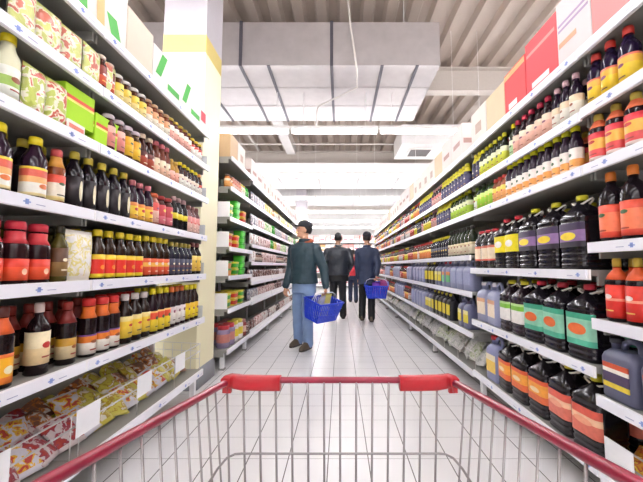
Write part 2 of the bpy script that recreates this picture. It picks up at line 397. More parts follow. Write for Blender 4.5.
def parts_can(h=.31, w=.19, d=.13, body='8e93b4', cap='c8343a', bands=(('e9dfc4', 1),), emb=None, lab=(.2, .6)):
    out = []; m = mat(body, .35, var=.06)
    g = G().rbox([(0, w*.92, d*.9, .03), (.012, w, d, .035), (h*.66, w, d, .035), (h*.74, w*.96, d*.9, .04), (h*.8, w*.8, d*.6, .03), (h*.82, w*.7, d*.45, .02)], m)
    out.append(('canister_body', g))
    hz = h*.8
    pts = [(w*.36, 0, hz-.012), (w*.36, 0, hz+.03), (w*.28, 0, h*.98), (w*.1, 0, h*.985), (-w*.06, 0, h*.93), (-w*.1, 0, hz)]
    out.append(('handle', G().tube(pts, .014, m, 8)))
    g = G().lathe([(.022, h*.8), (.022, h*.9), (.028, h*.905), (.028, h*.98), (.024, h)], None, 14, Matrix.Translation((-w*.3, 0, 0)), [m, m, mat(cap, **PL), mat(cap, **PL)])
    out.append(('cap', g))
    z = h*lab[0]; H = h*(lab[1]-lab[0]); tot = sum(b[1] for b in bands); g = G()
    for c, f in bands:
        g.box((-w*.36, -d/2-.002, z), (w*.36, -d/2+.004, z+H*f/tot), mat(c, **PA)); z += H*f/tot
    if emb: front_patch(g, 1, h*(lab[0]+(lab[1]-lab[0])*emb[3]), emb[1]*w, emb[2]*h, mat(emb[0], **PA), True, d/2+.004)
    out.append(('label', g))
    return out
def parts_carton(w=.3, d=.34, h=.3, col='e9e2d8', stripes=(), tape='d8c9ac'):
    """stripes: (colour, u0, u1, v0, v1, slant) on the aisle face"""
    m = mat(col, .7, var=.05, scale=8); out = []
    g = G().rbox([(0, w, d, .004), (h, w, d, .004)], m, False)
    for c, u0, u1, v0, v1, sl in stripes:
        for fy in (-d/2-.0015,):
            q = [(-w/2+w*u0, fy, h*v0), (-w/2+w*u1, fy, h*v0), (-w/2+min(.995, max(.005, u1+sl))*w, fy, h*v1), (-w/2+min(.995, max(.005, u0+sl))*w, fy, h*v1)]
            g.add(q, [(0, 1, 2, 3)], mat(c, .65))
            # the same band wraps onto the near end of the carton
        for sx in (-1, 1):
            fx = sx*(w/2+.0015)
            g.add([(fx, -d*.46, h*v0), (fx, d*.46, h*v0), (fx, d*.46, h*v1), (fx, -d*.46, h*v1)], [(0, 1, 2, 3)] if sx > 0 else [(3, 2, 1, 0)], mat(c, .65))
    out.append(('box', g))
    if tape: out.append(('packing_tape', G().box((-w/2, -.025, h+.0003), (w/2, .025, h+.0016), mat(tape, .3))))
    return out
def pillow(g, w, h, t, fn, n=10, X=None):
    """sealed bag standing on its lower seam; fn(u, v) gives the material of a face"""
    def th(u, v): return t/2*max(0, (1-abs(u)**3))**.6*max(0, (1-abs(v)**4))**.6
    vs = []; N = n+1
    for sgn in (-1, 1):
        for j in range(N):
            for i in range(N):
                u, v = -1+2*i/n, -1+2*j/n
                vs.append((u*w/2*(1-.06*(1-abs(v))), sgn*(th(u, v)+.0008), (v+1)/2*h))
    o = len(g.v); g.v += [tuple(X @ Vector(p)) if X else p for p in vs]
    for sgn in (0, 1):
        for j in range(n):
            for i in range(n):
                a = o+sgn*N*N+j*N+i; q = [a, a+1, a+N+1, a+N]
                g.f.append(q if sgn == 0 else q[::-1]); g.m.append(g.mi(fn(-1+2*(i+.5)/n, -1+2*(j+.5)/n))); g.sm.append(True)
    for i in range(n):
        for j0 in (0, n):
            a = o+j0*N+i; b = a+N*N; g.f.append([a, b, b+1, a+1] if j0 else [a, a+1, b+1, b]); g.m.append(0); g.sm.append(False)
    for j in range(n):
        for i0 in (0, n):
            a = o+j*N+i0; b = a+N*N; g.f.append([a, a+N, b+N, b] if i0 else [a, b, b+N, a+N]); g.m.append(0); g.sm.append(False)
def parts_packet(w=.15, h=.19, t=.05, a='d8d24a', b='c23a34', c='efe9dc'):
    A = print_mat(a, b, c); S_ = mat(a, .28); g = G(); g.mi(A)
    pillow(g, w, h, t, lambda u, v: S_ if abs(v) > .82 else A)
    return [('bag', g)]
def parts_tub(w=.15, d=.12, h=.07, body='e8c83a', lid='c8322c', band='3e9a3c'):
    g = G().rbox([(0, w*.84, d*.84, .02), (h*.2, w*.88, d*.88, .022), (h*.72, w*.95, d*.95, .025), (h*.8, w*.96, d*.96, .025)], None, True, [mat(body, **PL), mat(band, **PL), mat(body, **PL)])
    return [('tub_body', g), ('lid', G().rbox([(h*.78, w, d, .028), (h*.97, w, d, .028), (h, w*.95, d*.95, .025)], mat(lid, **PL)))]
def parts_drum(h=.24, r=.075, body='8a7a9a', lid='c03038', band='d8b84a'):
    return [('jar_body', G().lathe([(r*.9, 0), (r, .01), (r, h*.25), (r, h*.62), (r, h*.76), (r*.8, h*.84)], None, 20, None, [mat(body, .25)]*2 + [mat(band, **PA)] + [mat(body, .25)]*2)),
            ('lid', G().lathe([(r*.86, h*.82), (r*.86, h*.98), (r*.8, h)], mat(lid, **PL), 20))]
BUILD = dict(sauce_bottle=parts_bottle, vinegar_bottle=parts_bottle, cooking_oil_bottle=parts_bottle, sauce_jar=parts_jar, food_jar=parts_jar, liquid_jug=parts_jug, plastic_canister=parts_can,
             cardboard_carton=parts_carton, food_packet=parts_packet, food_box=parts_carton, food_tub=parts_tub, plastic_jar=parts_drum)
CAT = dict(sauce_bottle='bottle', vinegar_bottle='bottle', cooking_oil_bottle='bottle', sauce_jar='jar', food_jar='jar', liquid_jug='jug', plastic_canister='canister', cardboard_carton='box', food_packet='packet', food_box='box', food_tub='tub', plastic_jar='jar')
def merge(parts):
    out = G()
    for _, g in parts:
        o = len(out.v); out.v += g.v
        for f, m, s in zip(g.f, g.m, g.sm): out.f.append([i+o for i in f]); out.m.append(out.mi(g.mats[m])); out.sm.append(s)
    return out
def P(key, kind, desc, width, far=False, **kw):
    _P[key] = dict(kind=kind, desc=desc, width=width, kw=kw, far=far, meshes=None)
def meshes(key, far):
    p = _P[key]; s = 'f' if far else 'n'
    if p.get(s) is None:
        parts = BUILD[p['kind']](**p['kw'])
        if far and len(parts) > 1: parts = [(p['kind'], merge(parts))]
        p[s] = [(nm, g.mesh(nm)) for nm, g in parts]
    return p[s]
PLACED = []
def put(key, loc, rot, shelf, far=False, extra=''):
    p = _P[key]; ms = meshes(key, far)
    if len(ms) == 1: o = link(p['kind'], ms[0][1], None, loc, rot)
    else:
        o = link(p['kind'], None, None, loc, rot)
        for nm, me in ms: link(nm, me, o)
    PLACED.append((o, key, shelf, extra)); return o
def finish_labels():
    tot = {}
    for o, key, shelf, ex in PLACED: tot.setdefault((_P[key]['desc'], shelf, ex), []).append(o)
    for (d, shelf, ex), obs in tot.items():
        obs.sort(key=lambda o: o.location.y)
        for i, o in enumerate(obs):
            lab = f'{d}{ex}, {shelf}' if len(obs) == 1 else f'{nearest(i+1)} {d}{ex}, {shelf}'
            key = next(k for k in _P if _P[k]['desc'] == d)
            tag(o, lab, CAT[_P[key]['kind']], f'{d}{ex}, {shelf}' if len(obs) > 1 else None)

def row(side, lip, z, shelf, segs, y=None, far=False, inset=.06, back=False, rnd=5, ymax=99, gap=.006):
    """segs: (start, product, count) with start None = straight on; start is y in metres"""
    rr = random.Random(int(z*991) + int(100*lip) + side)
    for st, key, n in segs:
        w = _P[key]['width'] + gap
        if st is not None: y = st
        kw = _P[key]['kw']
        dp = kw.get('d', kw.get('t', 2*kw.get('r', .036)))
        for _ in range(n):
            if y + w > ymax: return y
            x = side*(lip + .022 + dp/2 + rr.uniform(0, .008) + (.1 if back else 0) + inset - .06 + .0)
            put(key, (x, y + w/2, z), (0, 0, (-side)*PI/2 + math.radians(rr.uniform(-rnd, rnd))), shelf, far, ' at back' if back else '')
            y += w
    return y
def yl(px, a=1.26): return a*330/(340-px)     # distance down the aisle of a point seen against the left / right shelves
def yr(px, a=1.26): return a*330/(px-340)

# --- left, near
Y = 'e8d21c'
P('b_pouch', 'food_packet', 'pale yellow-green food pouch', .115, w=.115, h=.19, t=.05, a='c9cf7a', b='c8705c', c='e6e4c8')
P('j_dark', 'sauce_jar', 'dark red jar with cream lid', .066, h=.19, r=.033, glass='3a1712', cap='cdb9a8', bands=(('c8502c', 1), ('7a2a1c', 1)))
P('j_yel', 'sauce_jar', 'brown jar with grey lid and yellow label', .066, h=.17, r=.033, glass='4a2412', cap='d8d2cc', bands=(('e9d890', 1), ('e0c24a', 1)))
P('j_amb', 'sauce_jar', 'amber jar with tan lid and white label', .066, h=.175, r=.033, glass='6a2c12', cap='b8906a', bands=(('f0e6d2', 1), ('d9a070', 1)))
P('j_ycap', 'sauce_jar', 'red jar with yellow lid and pink label', .066, h=.185, r=.033, glass='5a1a12', cap='b99a2a', bands=(('e9b0a0', 1), ('f0e0d0', .6)))
P('j_sm', 'sauce_jar', 'small white-labelled jar with yellow lid', .062, h=.17, r=.031, glass='5a3012', cap='d4ba2c', bands=(('f4ede2', 1), ('c84a3a', .3)))
row(-1, 1.2, 2.055, 'second left shelf', [(1.16, 'b_pouch', 5), (yl(82), 'j_dark', 2), (None, 'j_yel', 4), (None, 'j_amb', 4), (None, 'j_ycap', 5), (None, 'j_sm', 4)], rnd=8, ymax=2.95)
row(-1, 1.2, 2.055, 'second left shelf', [(yl(82)+.03, 'j_yel', 15)], back=True, ymax=2.95)
P('b_pale', 'sauce_bottle', 'yellow-capped bottle with pale green label', .08, h=.27, r=.04, glass='e2e0c0', cap=Y, bands=(('eef0e0', 1), ('9dbf5a', 1), ('f0eee0', 1)), capr=.6)
P('b_pou2', 'food_packet', 'green and yellow pouch with red top', .1, w=.1, h=.2, t=.06, a='b9c45a', b='cc5a48', c='f0ecd4')
P('bx_lime', 'food_box', 'lime green box with red stripe', .18, w=.18, d=.12, h=.17, col='a6d61c', stripes=(('d8523a', .02, .98, .62, .72, 0), ('e9e27a', .02, .98, .55, .62, 0)), tape=None)
P('bx_flat', 'food_box', 'flat white box with red print', .11, w=.11, d=.12, h=.055, col='f0eee6', stripes=(('d67a68', .05, .9, .35, .7, 0),), tape=None)
P('j_pk', 'sauce_jar', 'square-shouldered jar with lilac lid and pink label', .072, h=.21, r=.036, glass='4a2420', cap='d9c8d0', bands=(('e08a80', 1), ('e8b0a0', .5)))
P('j_yl2', 'sauce_jar', 'jar with lilac lid and golden label', .072, h=.21, r=.036, glass='4a3420', cap='d9c8d0', bands=(('e9bb2a', 1), ('e4a81c', .8)))
P('b_brn', 'vinegar_bottle', 'brown bottle with cream cap and rust label', .07, h=.23, r=.035, glass='381812', cap='d9c2a8', bands=(('a8442a', 1), ('5a1c14', .5)), capr=.62)
P('b_rose', 'vinegar_bottle', 'slim bottle with rose cap and peach label', .06, h=.24, r=.03, glass='6a3020', cap='d8707a', bands=(('ecc0a0', 1), ('e8d8b8', 1)), capr=.66)
P('b_oil', 'cooking_oil_bottle', 'short golden bottle with pink label', .06, h=.18, r=.03, glass='a87a2a', cap='c8a040', bands=(('e8a894', 1),), capr=.6)
P('b_yw', 'sauce_bottle', 'small yellow-capped bottle with white label', .064, h=.2, r=.032, glass='2c1410', cap=Y, bands=(('f2ebe0', 1), ('e0cdb8', .5)), capr=.56)
P('b_orw', 'sauce_bottle', 'small orange-capped bottle with white label', .062, h=.2, r=.031, glass='3a1810', cap='dc8a2c', bands=(('f2ebe0', 1), ('c84430', .4)), capr=.56)
row(-1, 1.2, 1.76, 'third left shelf', [(1.155, 'b_pale', 1), (None, 'b_pou2', 2), (yl(50), 'bx_flat', 1)], rnd=4)
yb = yl(54)
for k, (dy, dz) in enumerate(((0, 0), (.19, 0))):
    put('bx_lime', (-1.30, yb + .09 + dy - .02, 1.76 + (0 if k else .055)), (0, 0, PI/2), 'third left shelf')
PLACED[-1][0].location.z = 1.76
row(-1, 1.2, 1.76, 'third left shelf', [(yl(95.5)+.0, 'j_pk', 2), (None, 'j_yl2', 2), (None, 'b_brn', 2), (None, 'b_rose', 3), (None, 'b_oil', 2), (None, 'b_yw', 5), (None, 'b_orw', 3)], ymax=2.95)
row(-1, 1.2, 1.76, 'third left shelf', [(1.78, 'b_brn', 5), (None, 'b_rose', 5), (None, 'b_yw', 6)], back=True, ymax=2.92)
P('b_4a', 'sauce_bottle', 'dark bottle with yellow cap and white-red label', .088, h=.262, r=.043, glass='2a1626', cap=Y, bands=(('f0dca0', .3), ('f2ece0', 1), ('e8b070', .6), ('d8604c', .7), ('e8d040', .25)), lab=(.05, .5), emb=('e07a40', .9, .08, .35), capr=.54, neck=None)
P('b_4b', 'sauce_bottle', 'red-topped bottle with white-orange label', .074, h=.245, r=.036, glass='7a3a18', cap='c04a4a', bands=(('f0d890', .3), ('f2e4d0', 1), ('e0523c', .6)), lab=(.06, .52), capr=.6, neck='c88a2c')
P('b_4c', 'vinegar_bottle', 'black bottle with gold cap and cream strip label', .082, h=.272, r=.04, glass='150e16', cap='c8b43a', bands=(('1c1218', 1),), emb=('d8cfae', .5, .36, .5), lab=(.06, .55), capr=.5)
P('b_4d', 'sauce_bottle', 'pink-capped dark bottle with yellow label', .07, h=.25, r=.035, glass='2c1a2a', cap='c87078', bands=(('e0a83c', .5), ('ecc63c', 1), ('dc8440', .4)), lab=(.06, .45), capr=.55)
P('b_4e', 'sauce_jar', 'jar wrapped in orange-red foil top', .08, h=.22, r=.04, glass='9a5a4a', cap='cf5a2a', bands=(('e0b0a0', 1), ('c8463c', .7)), lab=(.1, .7))
P('b_4f', 'sauce_jar', 'jar with dark red lid and crimson label', .08, h=.22, r=.04, glass='4a1a18', cap='a82e2a', bands=(('d8707c', .7), ('b8343c', 1)), lab=(.1, .7))
P('b_4g', 'vinegar_bottle', 'black bottle with mauve cap and yellow band', .076, h=.255, r=.037, glass='141014', cap='b08a8a', bands=(('e6d02e', 1),), lab=(.33, .5), capr=.55)
P('b_4h', 'sauce_bottle', 'pale pink bottle with brown cap', .066, h=.23, r=.033, glass='6a4444', cap='7a4a44', bands=(('e8c0b4', 1), ('d88a84', .7)), lab=(.06, .6), capr=.6)
row(-1, 1.2, 1.42, 'fourth left shelf', [(1.145, 'b_4a', 1), (1.29, 'b_4a', 1), (1.395, 'b_4b', 1), (yl(62), 'b_4c', 5), (None, 'b_4d', 3), (None, 'b_4e', 1), (None, 'b_4f', 2), (None, 'b_4g', 3), (None, 'b_4h', 6)], ymax=2.95)
row(-1, 1.2, 1.42, 'fourth left shelf', [(1.25, 'b_4c', 9), (None, 'b_4d', 5), (None, 'b_4g', 5)], back=True, ymax=2.92)
P('b_5a', 'vinegar_bottle', 'large dark bottle with crimson foil top and red label', .094, h=.245, r=.045, glass='2a1418', cap='c02a3c', bands=(('e8542e', 1), ('d83a26', .6)), lab=(.06, .4), neck='c8343c', capr=.72, sh=.6, emb=('f0c0a0', .5, .1, .4))
P('b_5b', 'cooking_oil_bottle', 'olive bottle with dark cap', .07, h=.25, r=.034, glass='4a4218', cap='2a2412', bands=(('8a6a3a', 1), ('5c3a22', 1)), lab=(.1, .6))
P('b_5c', 'food_packet', 'white pouch with yellow edges', .15, w=.15, h=.24, t=.07, a='f0eadc', b='f4f0ea', c='e6d88a')
P('b_5d', 'sauce_bottle', 'yellow-capped dark bottle with yellow-red-yellow label', .077, h=.26, r=.0375, glass='2a180e', cap='d9bf22', bands=(('ecd22c', .28), ('d8281c', 1), ('ecc82c', .35)), lab=(.04, .5), emb=('e88a2c', .8, .09, .45), capr=.6)
P('b_5e', 'sauce_bottle', 'yellow-capped dark bottle with orange label', .075, h=.265, r=.036, glass='28180e', cap='d9bf22', bands=(('d8502c', 1), ('ecb44c', .5), ('dc5a2c', .5)), lab=(.05, .45), capr=.6)
P('b_5f', 'vinegar_bottle', 'blue-black bottle with ribbed side', .066, h=.25, r=.032, glass='20202e', cap='8a7a2a', bands=(('3a3a56', 1), ('5a3a48', .4), ('30304a', 1)), lab=(.05, .5), capr=.55)
P('b_5g', 'sauce_bottle', 'black bottle with tall golden label', .08, h=.27, r=.038, glass='1c1210', cap='8a4a4a', bands=(('e8c04c', 1), ('ecd070', .4)), lab=(.1, .58), capr=.5)
P('b_5h', 'sauce_bottle', 'red-brown bottle with orange label', .072, h=.26, r=.035, glass='5a1e12', cap='b03a2c', bands=(('b43a26', .4), ('e8804a', 1), ('c04a2c', .3)), lab=(.08, .42), capr=.5)
row(-1, 1.2, 1.08, 'fifth left shelf', [(1.135, 'b_5a', 3), (yl(51), 'b_5b', 1), (yl(64), 'b_5c', 1), (yl(91.5), 'b_5d', 5), (None, 'b_5e', 4), (None, 'b_5f', 5), (None, 'b_5g', 2), (None, 'b_5h', 3)], ymax=2.95)
row(-1, 1.2, 1.08, 'fifth left shelf', [(1.2, 'b_5b', 6), (None, 'b_5d', 7), (None, 'b_5f', 6)], back=True, ymax=2.92)
P('b_6a', 'sauce_bottle', 'dark bottle with orange neck and yellow sun label', .08, h=.30, r=.039, glass='1a0e10', cap='5a2016', bands=(('e0761c', .35), ('ecaa20', 1), ('dc6a24', .2)), lab=(.06, .42), emb=('f6e6c0', .9, .1, .45), neck='dc5a1c', capr=.5)
P('b_6b', 'sauce_bottle', 'dark bottle with white cap and cream label', .084, h=.295, r=.041, glass='1e1014', cap='d8c4bc', bands=(('e8cf9c', 1), ('ecdcb4', 1)), lab=(.15, .6), capr=.42)
P('b_6c', 'sauce_bottle', 'dark bottle with red cap and cream-gold label', .08, h=.285, r=.039, glass='1c1012', cap='8a261e', bands=(('d8c49a', 1), ('b98a24', .6)), lab=(.1, .42), neck='7a201a', capr=.5)
P('b_6d', 'sauce_bottle', 'dark bottle with red-orange foil neck', .08, h=.288, r=.039, glass='1e1014', cap='cf2e2c', bands=(('f0e6da', .9), ('e07a22', .5), ('6a3a86', .12)), lab=(.05, .38), neck='dc6a20', capr=.74)
P('b_6e', 'sauce_bottle', 'white-capped dark bottle with yellow label', .088, h=.285, r=.042, glass='241612', cap='dccfcc', bands=(('ecc83c', 1), ('e8d488', .3)), lab=(.12, .55), capr=.52)
P('b_6f', 'sauce_bottle', 'yellow-capped dark bottle with red-yellow label', .078, h=.3, r=.037, glass='241018', cap=Y, bands=(('ecd02c', 1), ('dc5030', .55), ('ecc070', .15)), lab=(.06, .5), capr=.56)
P('b_6g', 'vinegar_bottle', 'orange-capped bottle with white label', .072, h=.295, r=.035, glass='2a1a20', cap='d86a2a', bands=(('ece6e2', 1), ('d8ccd0', .5)), lab=(.08, .5), capr=.56)
P('b_6h', 'vinegar_bottle', 'yellow-capped bottle with bright yellow label', .074, h=.295, r=.036, glass='2a1a14', cap=Y, bands=(('ecd01c', 1), ('e0b41c', .5)), lab=(.08, .5), capr=.56)
row(-1, 1.2, .70, 'sixth left shelf', [(yl(-3), 'b_6a', 1), (yl(37), 'b_6b', 1), (yl(66), 'b_6c', 1), (yl(88), 'b_6d', 3), (yl(124), 'b_6e', 3), (None, 'b_6f', 3), (None, 'b_6g', 3), (None, 'b_6h', 4)], ymax=2.95, inset=.065)
row(-1, 1.2, .70, 'sixth left shelf', [(1.17, 'b_6c', 8), (None, 'b_6d', 4), (None, 'b_6f', 8)], back=True, ymax=2.92)
# cartons on the very top
P('c_gr', 'cardboard_carton', 'white carton with green and orange slants', .38, w=.38, d=.3, h=.33, col='dedad2', stripes=(('4fae4a', .12, .26, .05, .95, -.08), ('e9b277', .42, .56, .02, .98, -.05), ('4fae4a', .7, .9, .05, .4, -.12)), tape=None)
P('c_cream', 'cardboard_carton', 'plain cream carton', .26, w=.26, d=.3, h=.3, col='d2c4b2')
P('c_gr2', 'cardboard_carton', 'white carton with two green bars', .36, w=.36, d=.3, h=.26, col='dfdcd6', stripes=(('4aa848', .08, .26, .3, .95, .2), ('4aa848', .5, .95, .15, .32, 0)), tape=None)
P('c_rw', 'cardboard_carton', 'small white carton with red corner', .22, w=.22, d=.25, h=.17, col='dcd6d2', stripes=(('c83c48', .05, .5, .45, .98, 0),), tape=None)
row(-1, 1.2, 2.36, 'on top of left rack', [(1.42, 'c_gr', 1), (None, 'c_cream', 1), (None, 'c_gr2', 2), (None, 'c_rw', 1)], ymax=3.1, rnd=1)
# bags behind the wire fence at the bottom
P('bag_r', 'food_packet', 'red and white snack bag', .12, w=.145, h=.18, t=.055, a='d8c8c8', b='b83a30', c='a03a4a')
P('bag_w', 'food_packet', 'silvery white snack bag', .12, w=.145, h=.18, t=.055, a='d9d5de', b='c84a3a', c='e8b83a')
P('bag_y', 'food_packet', 'yellow snack bag', .12, w=.145, h=.18, t=.055, a='d2c650', b='e4dcc8', c='b99a2c')
P('bag_b', 'food_packet', 'brown and white snack bag', .12, w=.145, h=.18, t=.055, a='8a5a44', b='e4ddd8', c='c87a3a')
P('bag_o', 'food_packet', 'orange fruit snack bag', .12, w=.145, h=.18, t=.055, a='e09a2c', b='ecd04a', c='c8542c')
def pile(side, lip, z, ya, yb, pick, shelf, rows_, dx=.13, rise=.035, step=.105, far=False, lean=52):
    rr = random.Random(int(ya*100)+side+5)
    for k in range(rows_):
        y = ya + .05*(k % 2)
        while y < yb:
            key = pick(y, rr)
            put(key, (side*(lip+.12+k*dx), y, z+.012+k*rise), (math.radians(-rr.uniform(lean-10, lean+8)), math.radians(rr.uniform(-14, 14)), -side*PI/2 + math.radians(rr.uniform(-22, 22))), shelf, far, ['', ' in middle row', ' in rear row'][k])
            y += step + rr.uniform(0, .02)
pile(-1, 1.2, .25, 1.14, 2.88, lambda y, r: r.choice(['bag_r', 'bag_w', 'bag_r']) if y < 1.75 else r.choice(['bag_w', 'bag_y', 'bag_b', 'bag_y']) if y < 2.35 else r.choice(['bag_b', 'bag_y', 'bag_w']), 'behind left wire fence', 3)

# --- left, beyond the pillar
P('c_tan', 'cardboard_carton', 'tan carton', .3, w=.3, d=.32, h=.3, col='bd9f7a')
P('c_wh', 'cardboard_carton', 'off-white carton', .3, w=.3, d=.3, h=.3, col='d6cdc4', stripes=(('b39a8c', .3, .7, .3, .6, 0),))
P('c_pk', 'cardboard_carton', 'pinkish white carton', .34, w=.34, d=.3, h=.34, col='d3c6c0', stripes=(('a8847c', .2, .8, .4, .55, 0),))
row(-1, 1.26, 2.41, 'on top of tub bay', [(3.76, 'c_tan', 1), (None, 'c_wh', 1)], rnd=2)
row(-1, 1.26, 2.37, 'on top of far left rack', [(4.7, 'c_pk', 2), (None, 'c_wh', 4), (None, 'c_pk', 3), (None, 'c_wh', 4), (None, 'c_pk', 3)], far=True, rnd=2, ymax=10.2)
P('f_or', 'food_jar', 'orange jar with brown lid', .08, h=.16, r=.038, glass='c87a3a', cap='5a3a2a', bands=(('e0a05a', 1), ('e8d0b0', .5)))
P('f_pk', 'food_jar', 'peach jar with pink lid', .08, h=.17, r=.038, glass='d89a84', cap='c88a7a', bands=(('e8c0ac', 1), ('d8806a', .4)))
P('f_wh', 'food_jar', 'white jar with yellow lid', .08, h=.17, r=.038, glass='e8e4da', cap='dfd04a', bands=(('f0ece0', 1), ('d8d8a8', .5)))
P('f_gr', 'food_jar', 'bright green tin', .08, h=.17, r=.038, glass='35b52c', cap='49c23c', bands=(('2fae2a', 1), ('7ad468', .2)))
P('t_red', 'food_tub', 'yellow tub with red lid', .16, w=.16, d=.13, h=.082, body='e4c43a', lid='d8b42c', band='cc3426')
P('t_grn', 'food_tub', 'green tub with yellow lid', .16, w=.16, d=.13, h=.082, body='d2c83a', lid='d8cf3a', band='3a9a2c')
P('t_lime', 'food_tub', 'bright green tub', .16, w=.16, d=.13, h=.082, body='3fbf2e', lid='35b02a', band='58cc44')
P('t_org', 'food_tub', 'orange tub with green lid', .16, w=.16, d=.13, h=.082, body='dc7a34', lid='4aa83a', band='e0923c')
sh = 'tub-bay shelf'
row(-1, 1.26, 2.06, 'second ' + sh, [(3.76, 'f_or', 2), (None, 'f_pk', 4), (None, 'f_wh', 2), (None, 'f_gr', 2)])
def stack(y, keys, z, shelf, x=-1.345, extra=''):
    for k, key in enumerate(keys):
        put(key, (x, y, z + k*.083), (0, 0, PI/2 + random.uniform(-.05, .05)), shelf, False, extra + ['', ' on it', ' third up', ' topmost'][k] if k else extra + ' at bottom')
for z, nm, cols in ((1.71, 'third ', ('t_grn', 't_lime', 't_red')), (1.366, 'fourth ', ('t_red', 't_red', 't_lime')), (1.037, 'fifth ', ('t_org', 't_grn', 't_lime')), (.669, 'sixth ', ('t_grn', 't_red', 't_grn'))):
    for i, c in enumerate(cols):
        for j, (xx, ex) in enumerate(((-1.345, ''), (-1.5, ' at back'))):
            stack(3.86 + i*.27, ([c, c, c] if c == 't_lime' and not j else [c, c]), z, nm + sh, xx, ex)
P('d_gp', 'plastic_jar', 'large grey-purple jar with red lid', .16, h=.25, r=.075, body='8d7f9c', lid='c2323a', band='b8746a')
P('d_wh', 'plastic_jar', 'large white jar with yellow lid', .16, h=.25, r=.075, body='e4dede', lid='d8c84a', band='e0c83a')
P('d_rd', 'plastic_jar', 'large red-brown jar with pink lid', .16, h=.22, r=.07, body='9a4a4a', lid='c88a8a', band='d8b0a0')
row(-1, 1.24, .22, 'tub-bay base', [(3.78, 'd_gp', 2), (None, 'd_wh', 2), (None, 'd_rd', 1)])
row(-1, 1.24, .22, 'tub-bay base', [(3.76, 'd_gp', 2), (None, 'd_rd', 3)], back=True, inset=.14)
P('k_wh', 'food_packet', 'white upright packet', .13, w=.125, h=.17, t=.06, a='e4dfdc', b='c8a09a', c='f0ece8')
P('k_br', 'food_packet', 'dark brown upright packet', .13, w=.125, h=.17, t=.06, a='4a3432', b='c8c0bc', c='8a5a50')
P('k_pk', 'food_packet', 'pink upright packet', .13, w=.125, h=.17, t=.06, a='d8b0ac', b='a86a64', c='ece0dc')
P('k_ye', 'food_packet', 'yellow upright packet', .13, w=.125, h=.17, t=.06, a='d8cc5a', b='e8e0a0', c='c8a03a')
P('k_gr', 'food_packet', 'green upright packet', .13, w=.125, h=.17, t=.06, a='7ab848', b='d8e0a0', c='e8ecd8')
P('k_bl', 'food_packet', 'blue-grey upright packet', .13, w=.125, h=.17, t=.06, a='8a8f9c', b='d8d4d8', c='b8a8a8')
P('f_dk', 'food_jar', 'dark jar with white lid', .09, h=.16, r=.042, glass='4a3630', cap='e0dad4', bands=(('d8c8b8', 1), ('9a6a58', .5)))
def mixed(side, lip, z, shelf, opts, ya, yb, sd, far=True, gap=.014, inset=.06, run=(1, 4)):
    r = random.Random(sd); y = ya
    while y < yb - .1:
        y = row(side, lip, z, shelf, [(y, r.choice(opts), r.randint(*run))], far=far, ymax=yb, gap=gap, inset=inset)
        y += .01
        if y > yb - .12: break
fl = 'far-left shelf'
mixed(-1, 1.24, 2.06, 'second ' + fl, ['f_wh', 'k_ye', 'f_dk', 'k_bl', 'k_ye', 'f_or'], 4.7, 10.2, 11)
mixed(-1, 1.24, 1.74, 'third ' + fl, ['f_gr', 'k_gr', 'k_wh', 'k_bl', 'k_pk'], 4.7, 10.2, 12)
mixed(-1, 1.24, 1.46, 'fourth ' + fl, ['k_gr', 'f_gr', 'k_wh', 'f_dk', 'k_ye', 'k_pk'], 4.7, 10.2, 13)
mixed(-1, 1.24, 1.21, 'fifth ' + fl, ['k_wh', 'k_br', 'f_dk', 'k_pk'], 4.7, 10.2, 14)
mixed(-1, 1.25, .93, 'sixth ' + fl, ['k_br', 'k_br', 'k_br', 'k_wh', 'k_bl'], 4.7, 10.2, 15, inset=.075)
mixed(-1, 1.25, .65, 'seventh ' + fl, ['k_br', 'k_br', 'k_bl', 'k_pk'], 4.7, 10.2, 16, inset=.075)
mixed(-1, 1.25, .2, 'far-left base shelf', ['k_br', 'k_wh', 'k_pk', 'k_br'], 4.7, 10.2, 17, inset=.075)

# --- right, near bay and jug bay
rk = 'right shelf'
P('r1a', 'vinegar_bottle', 'tall dark bottle with red cap and yellow label', .088, h=.272, r=.042, glass='20142e', cap='d83a30', bands=(('ecc62c', 1), ('e8b040', .4), ('dc6a5a', .12)), lab=(.06, .5), capr=.5)
P('r1b', 'vinegar_bottle', 'dark bottle with white label', .072, h=.25, r=.034, glass='241828', cap='c8a0a8', bands=(('ece6d8', 1), ('e8d0b0', .5)), lab=(.06, .5), capr=.5)
P('r1c', 'sauce_bottle', 'black bottle with crimson cap and peach label', .078, h=.25, r=.037, glass='241418', cap='c02c4a', bands=(('ecb8a4', 1), ('e8d0b8', .5)), lab=(.06, .55), capr=.5)
P('r1d', 'sauce_bottle', 'yellow-capped bottle with green label', .07, h=.25, r=.034, glass='243018', cap=Y, bands=(('b8d8a0', 1), ('e8e8c8', .5)), lab=(.06, .5), capr=.5)
P('r1e', 'cooking_oil_bottle', 'yellow-capped bottle with pale lime label', .07, h=.24, r=.033, glass='23281a', cap='d8d42a', bands=(('d9de4a', 1), ('e8ecc0', .5)), lab=(.05, .55), capr=.5)
P('r1f', 'vinegar_bottle', 'purple-black bottle with yellow cap and shoulder', .075, h=.25, r=.036, glass='262038', cap='d8cc2a', bands=(('4a466a', 1), ('3a3654', 1)), lab=(.05, .5), neck='d8cc2a', capr=.5)
row(1, 1.2, 1.925, 'second ' + rk, [(1.33, 'r1a', 3), (yr(592), 'r1b', 3), (yr(560), 'r1c', 5), (yr(522), 'r1d', 1), (yr(512), 'r1e', 6), (None, 'r1f', 2)], ymax=3.1)
row(1, 1.2, 1.925, 'second ' + rk, [(1.40, 'r1b', 8), (None, 'r1c', 7), (None, 'r1e', 6)], back=True, ymax=3.02)
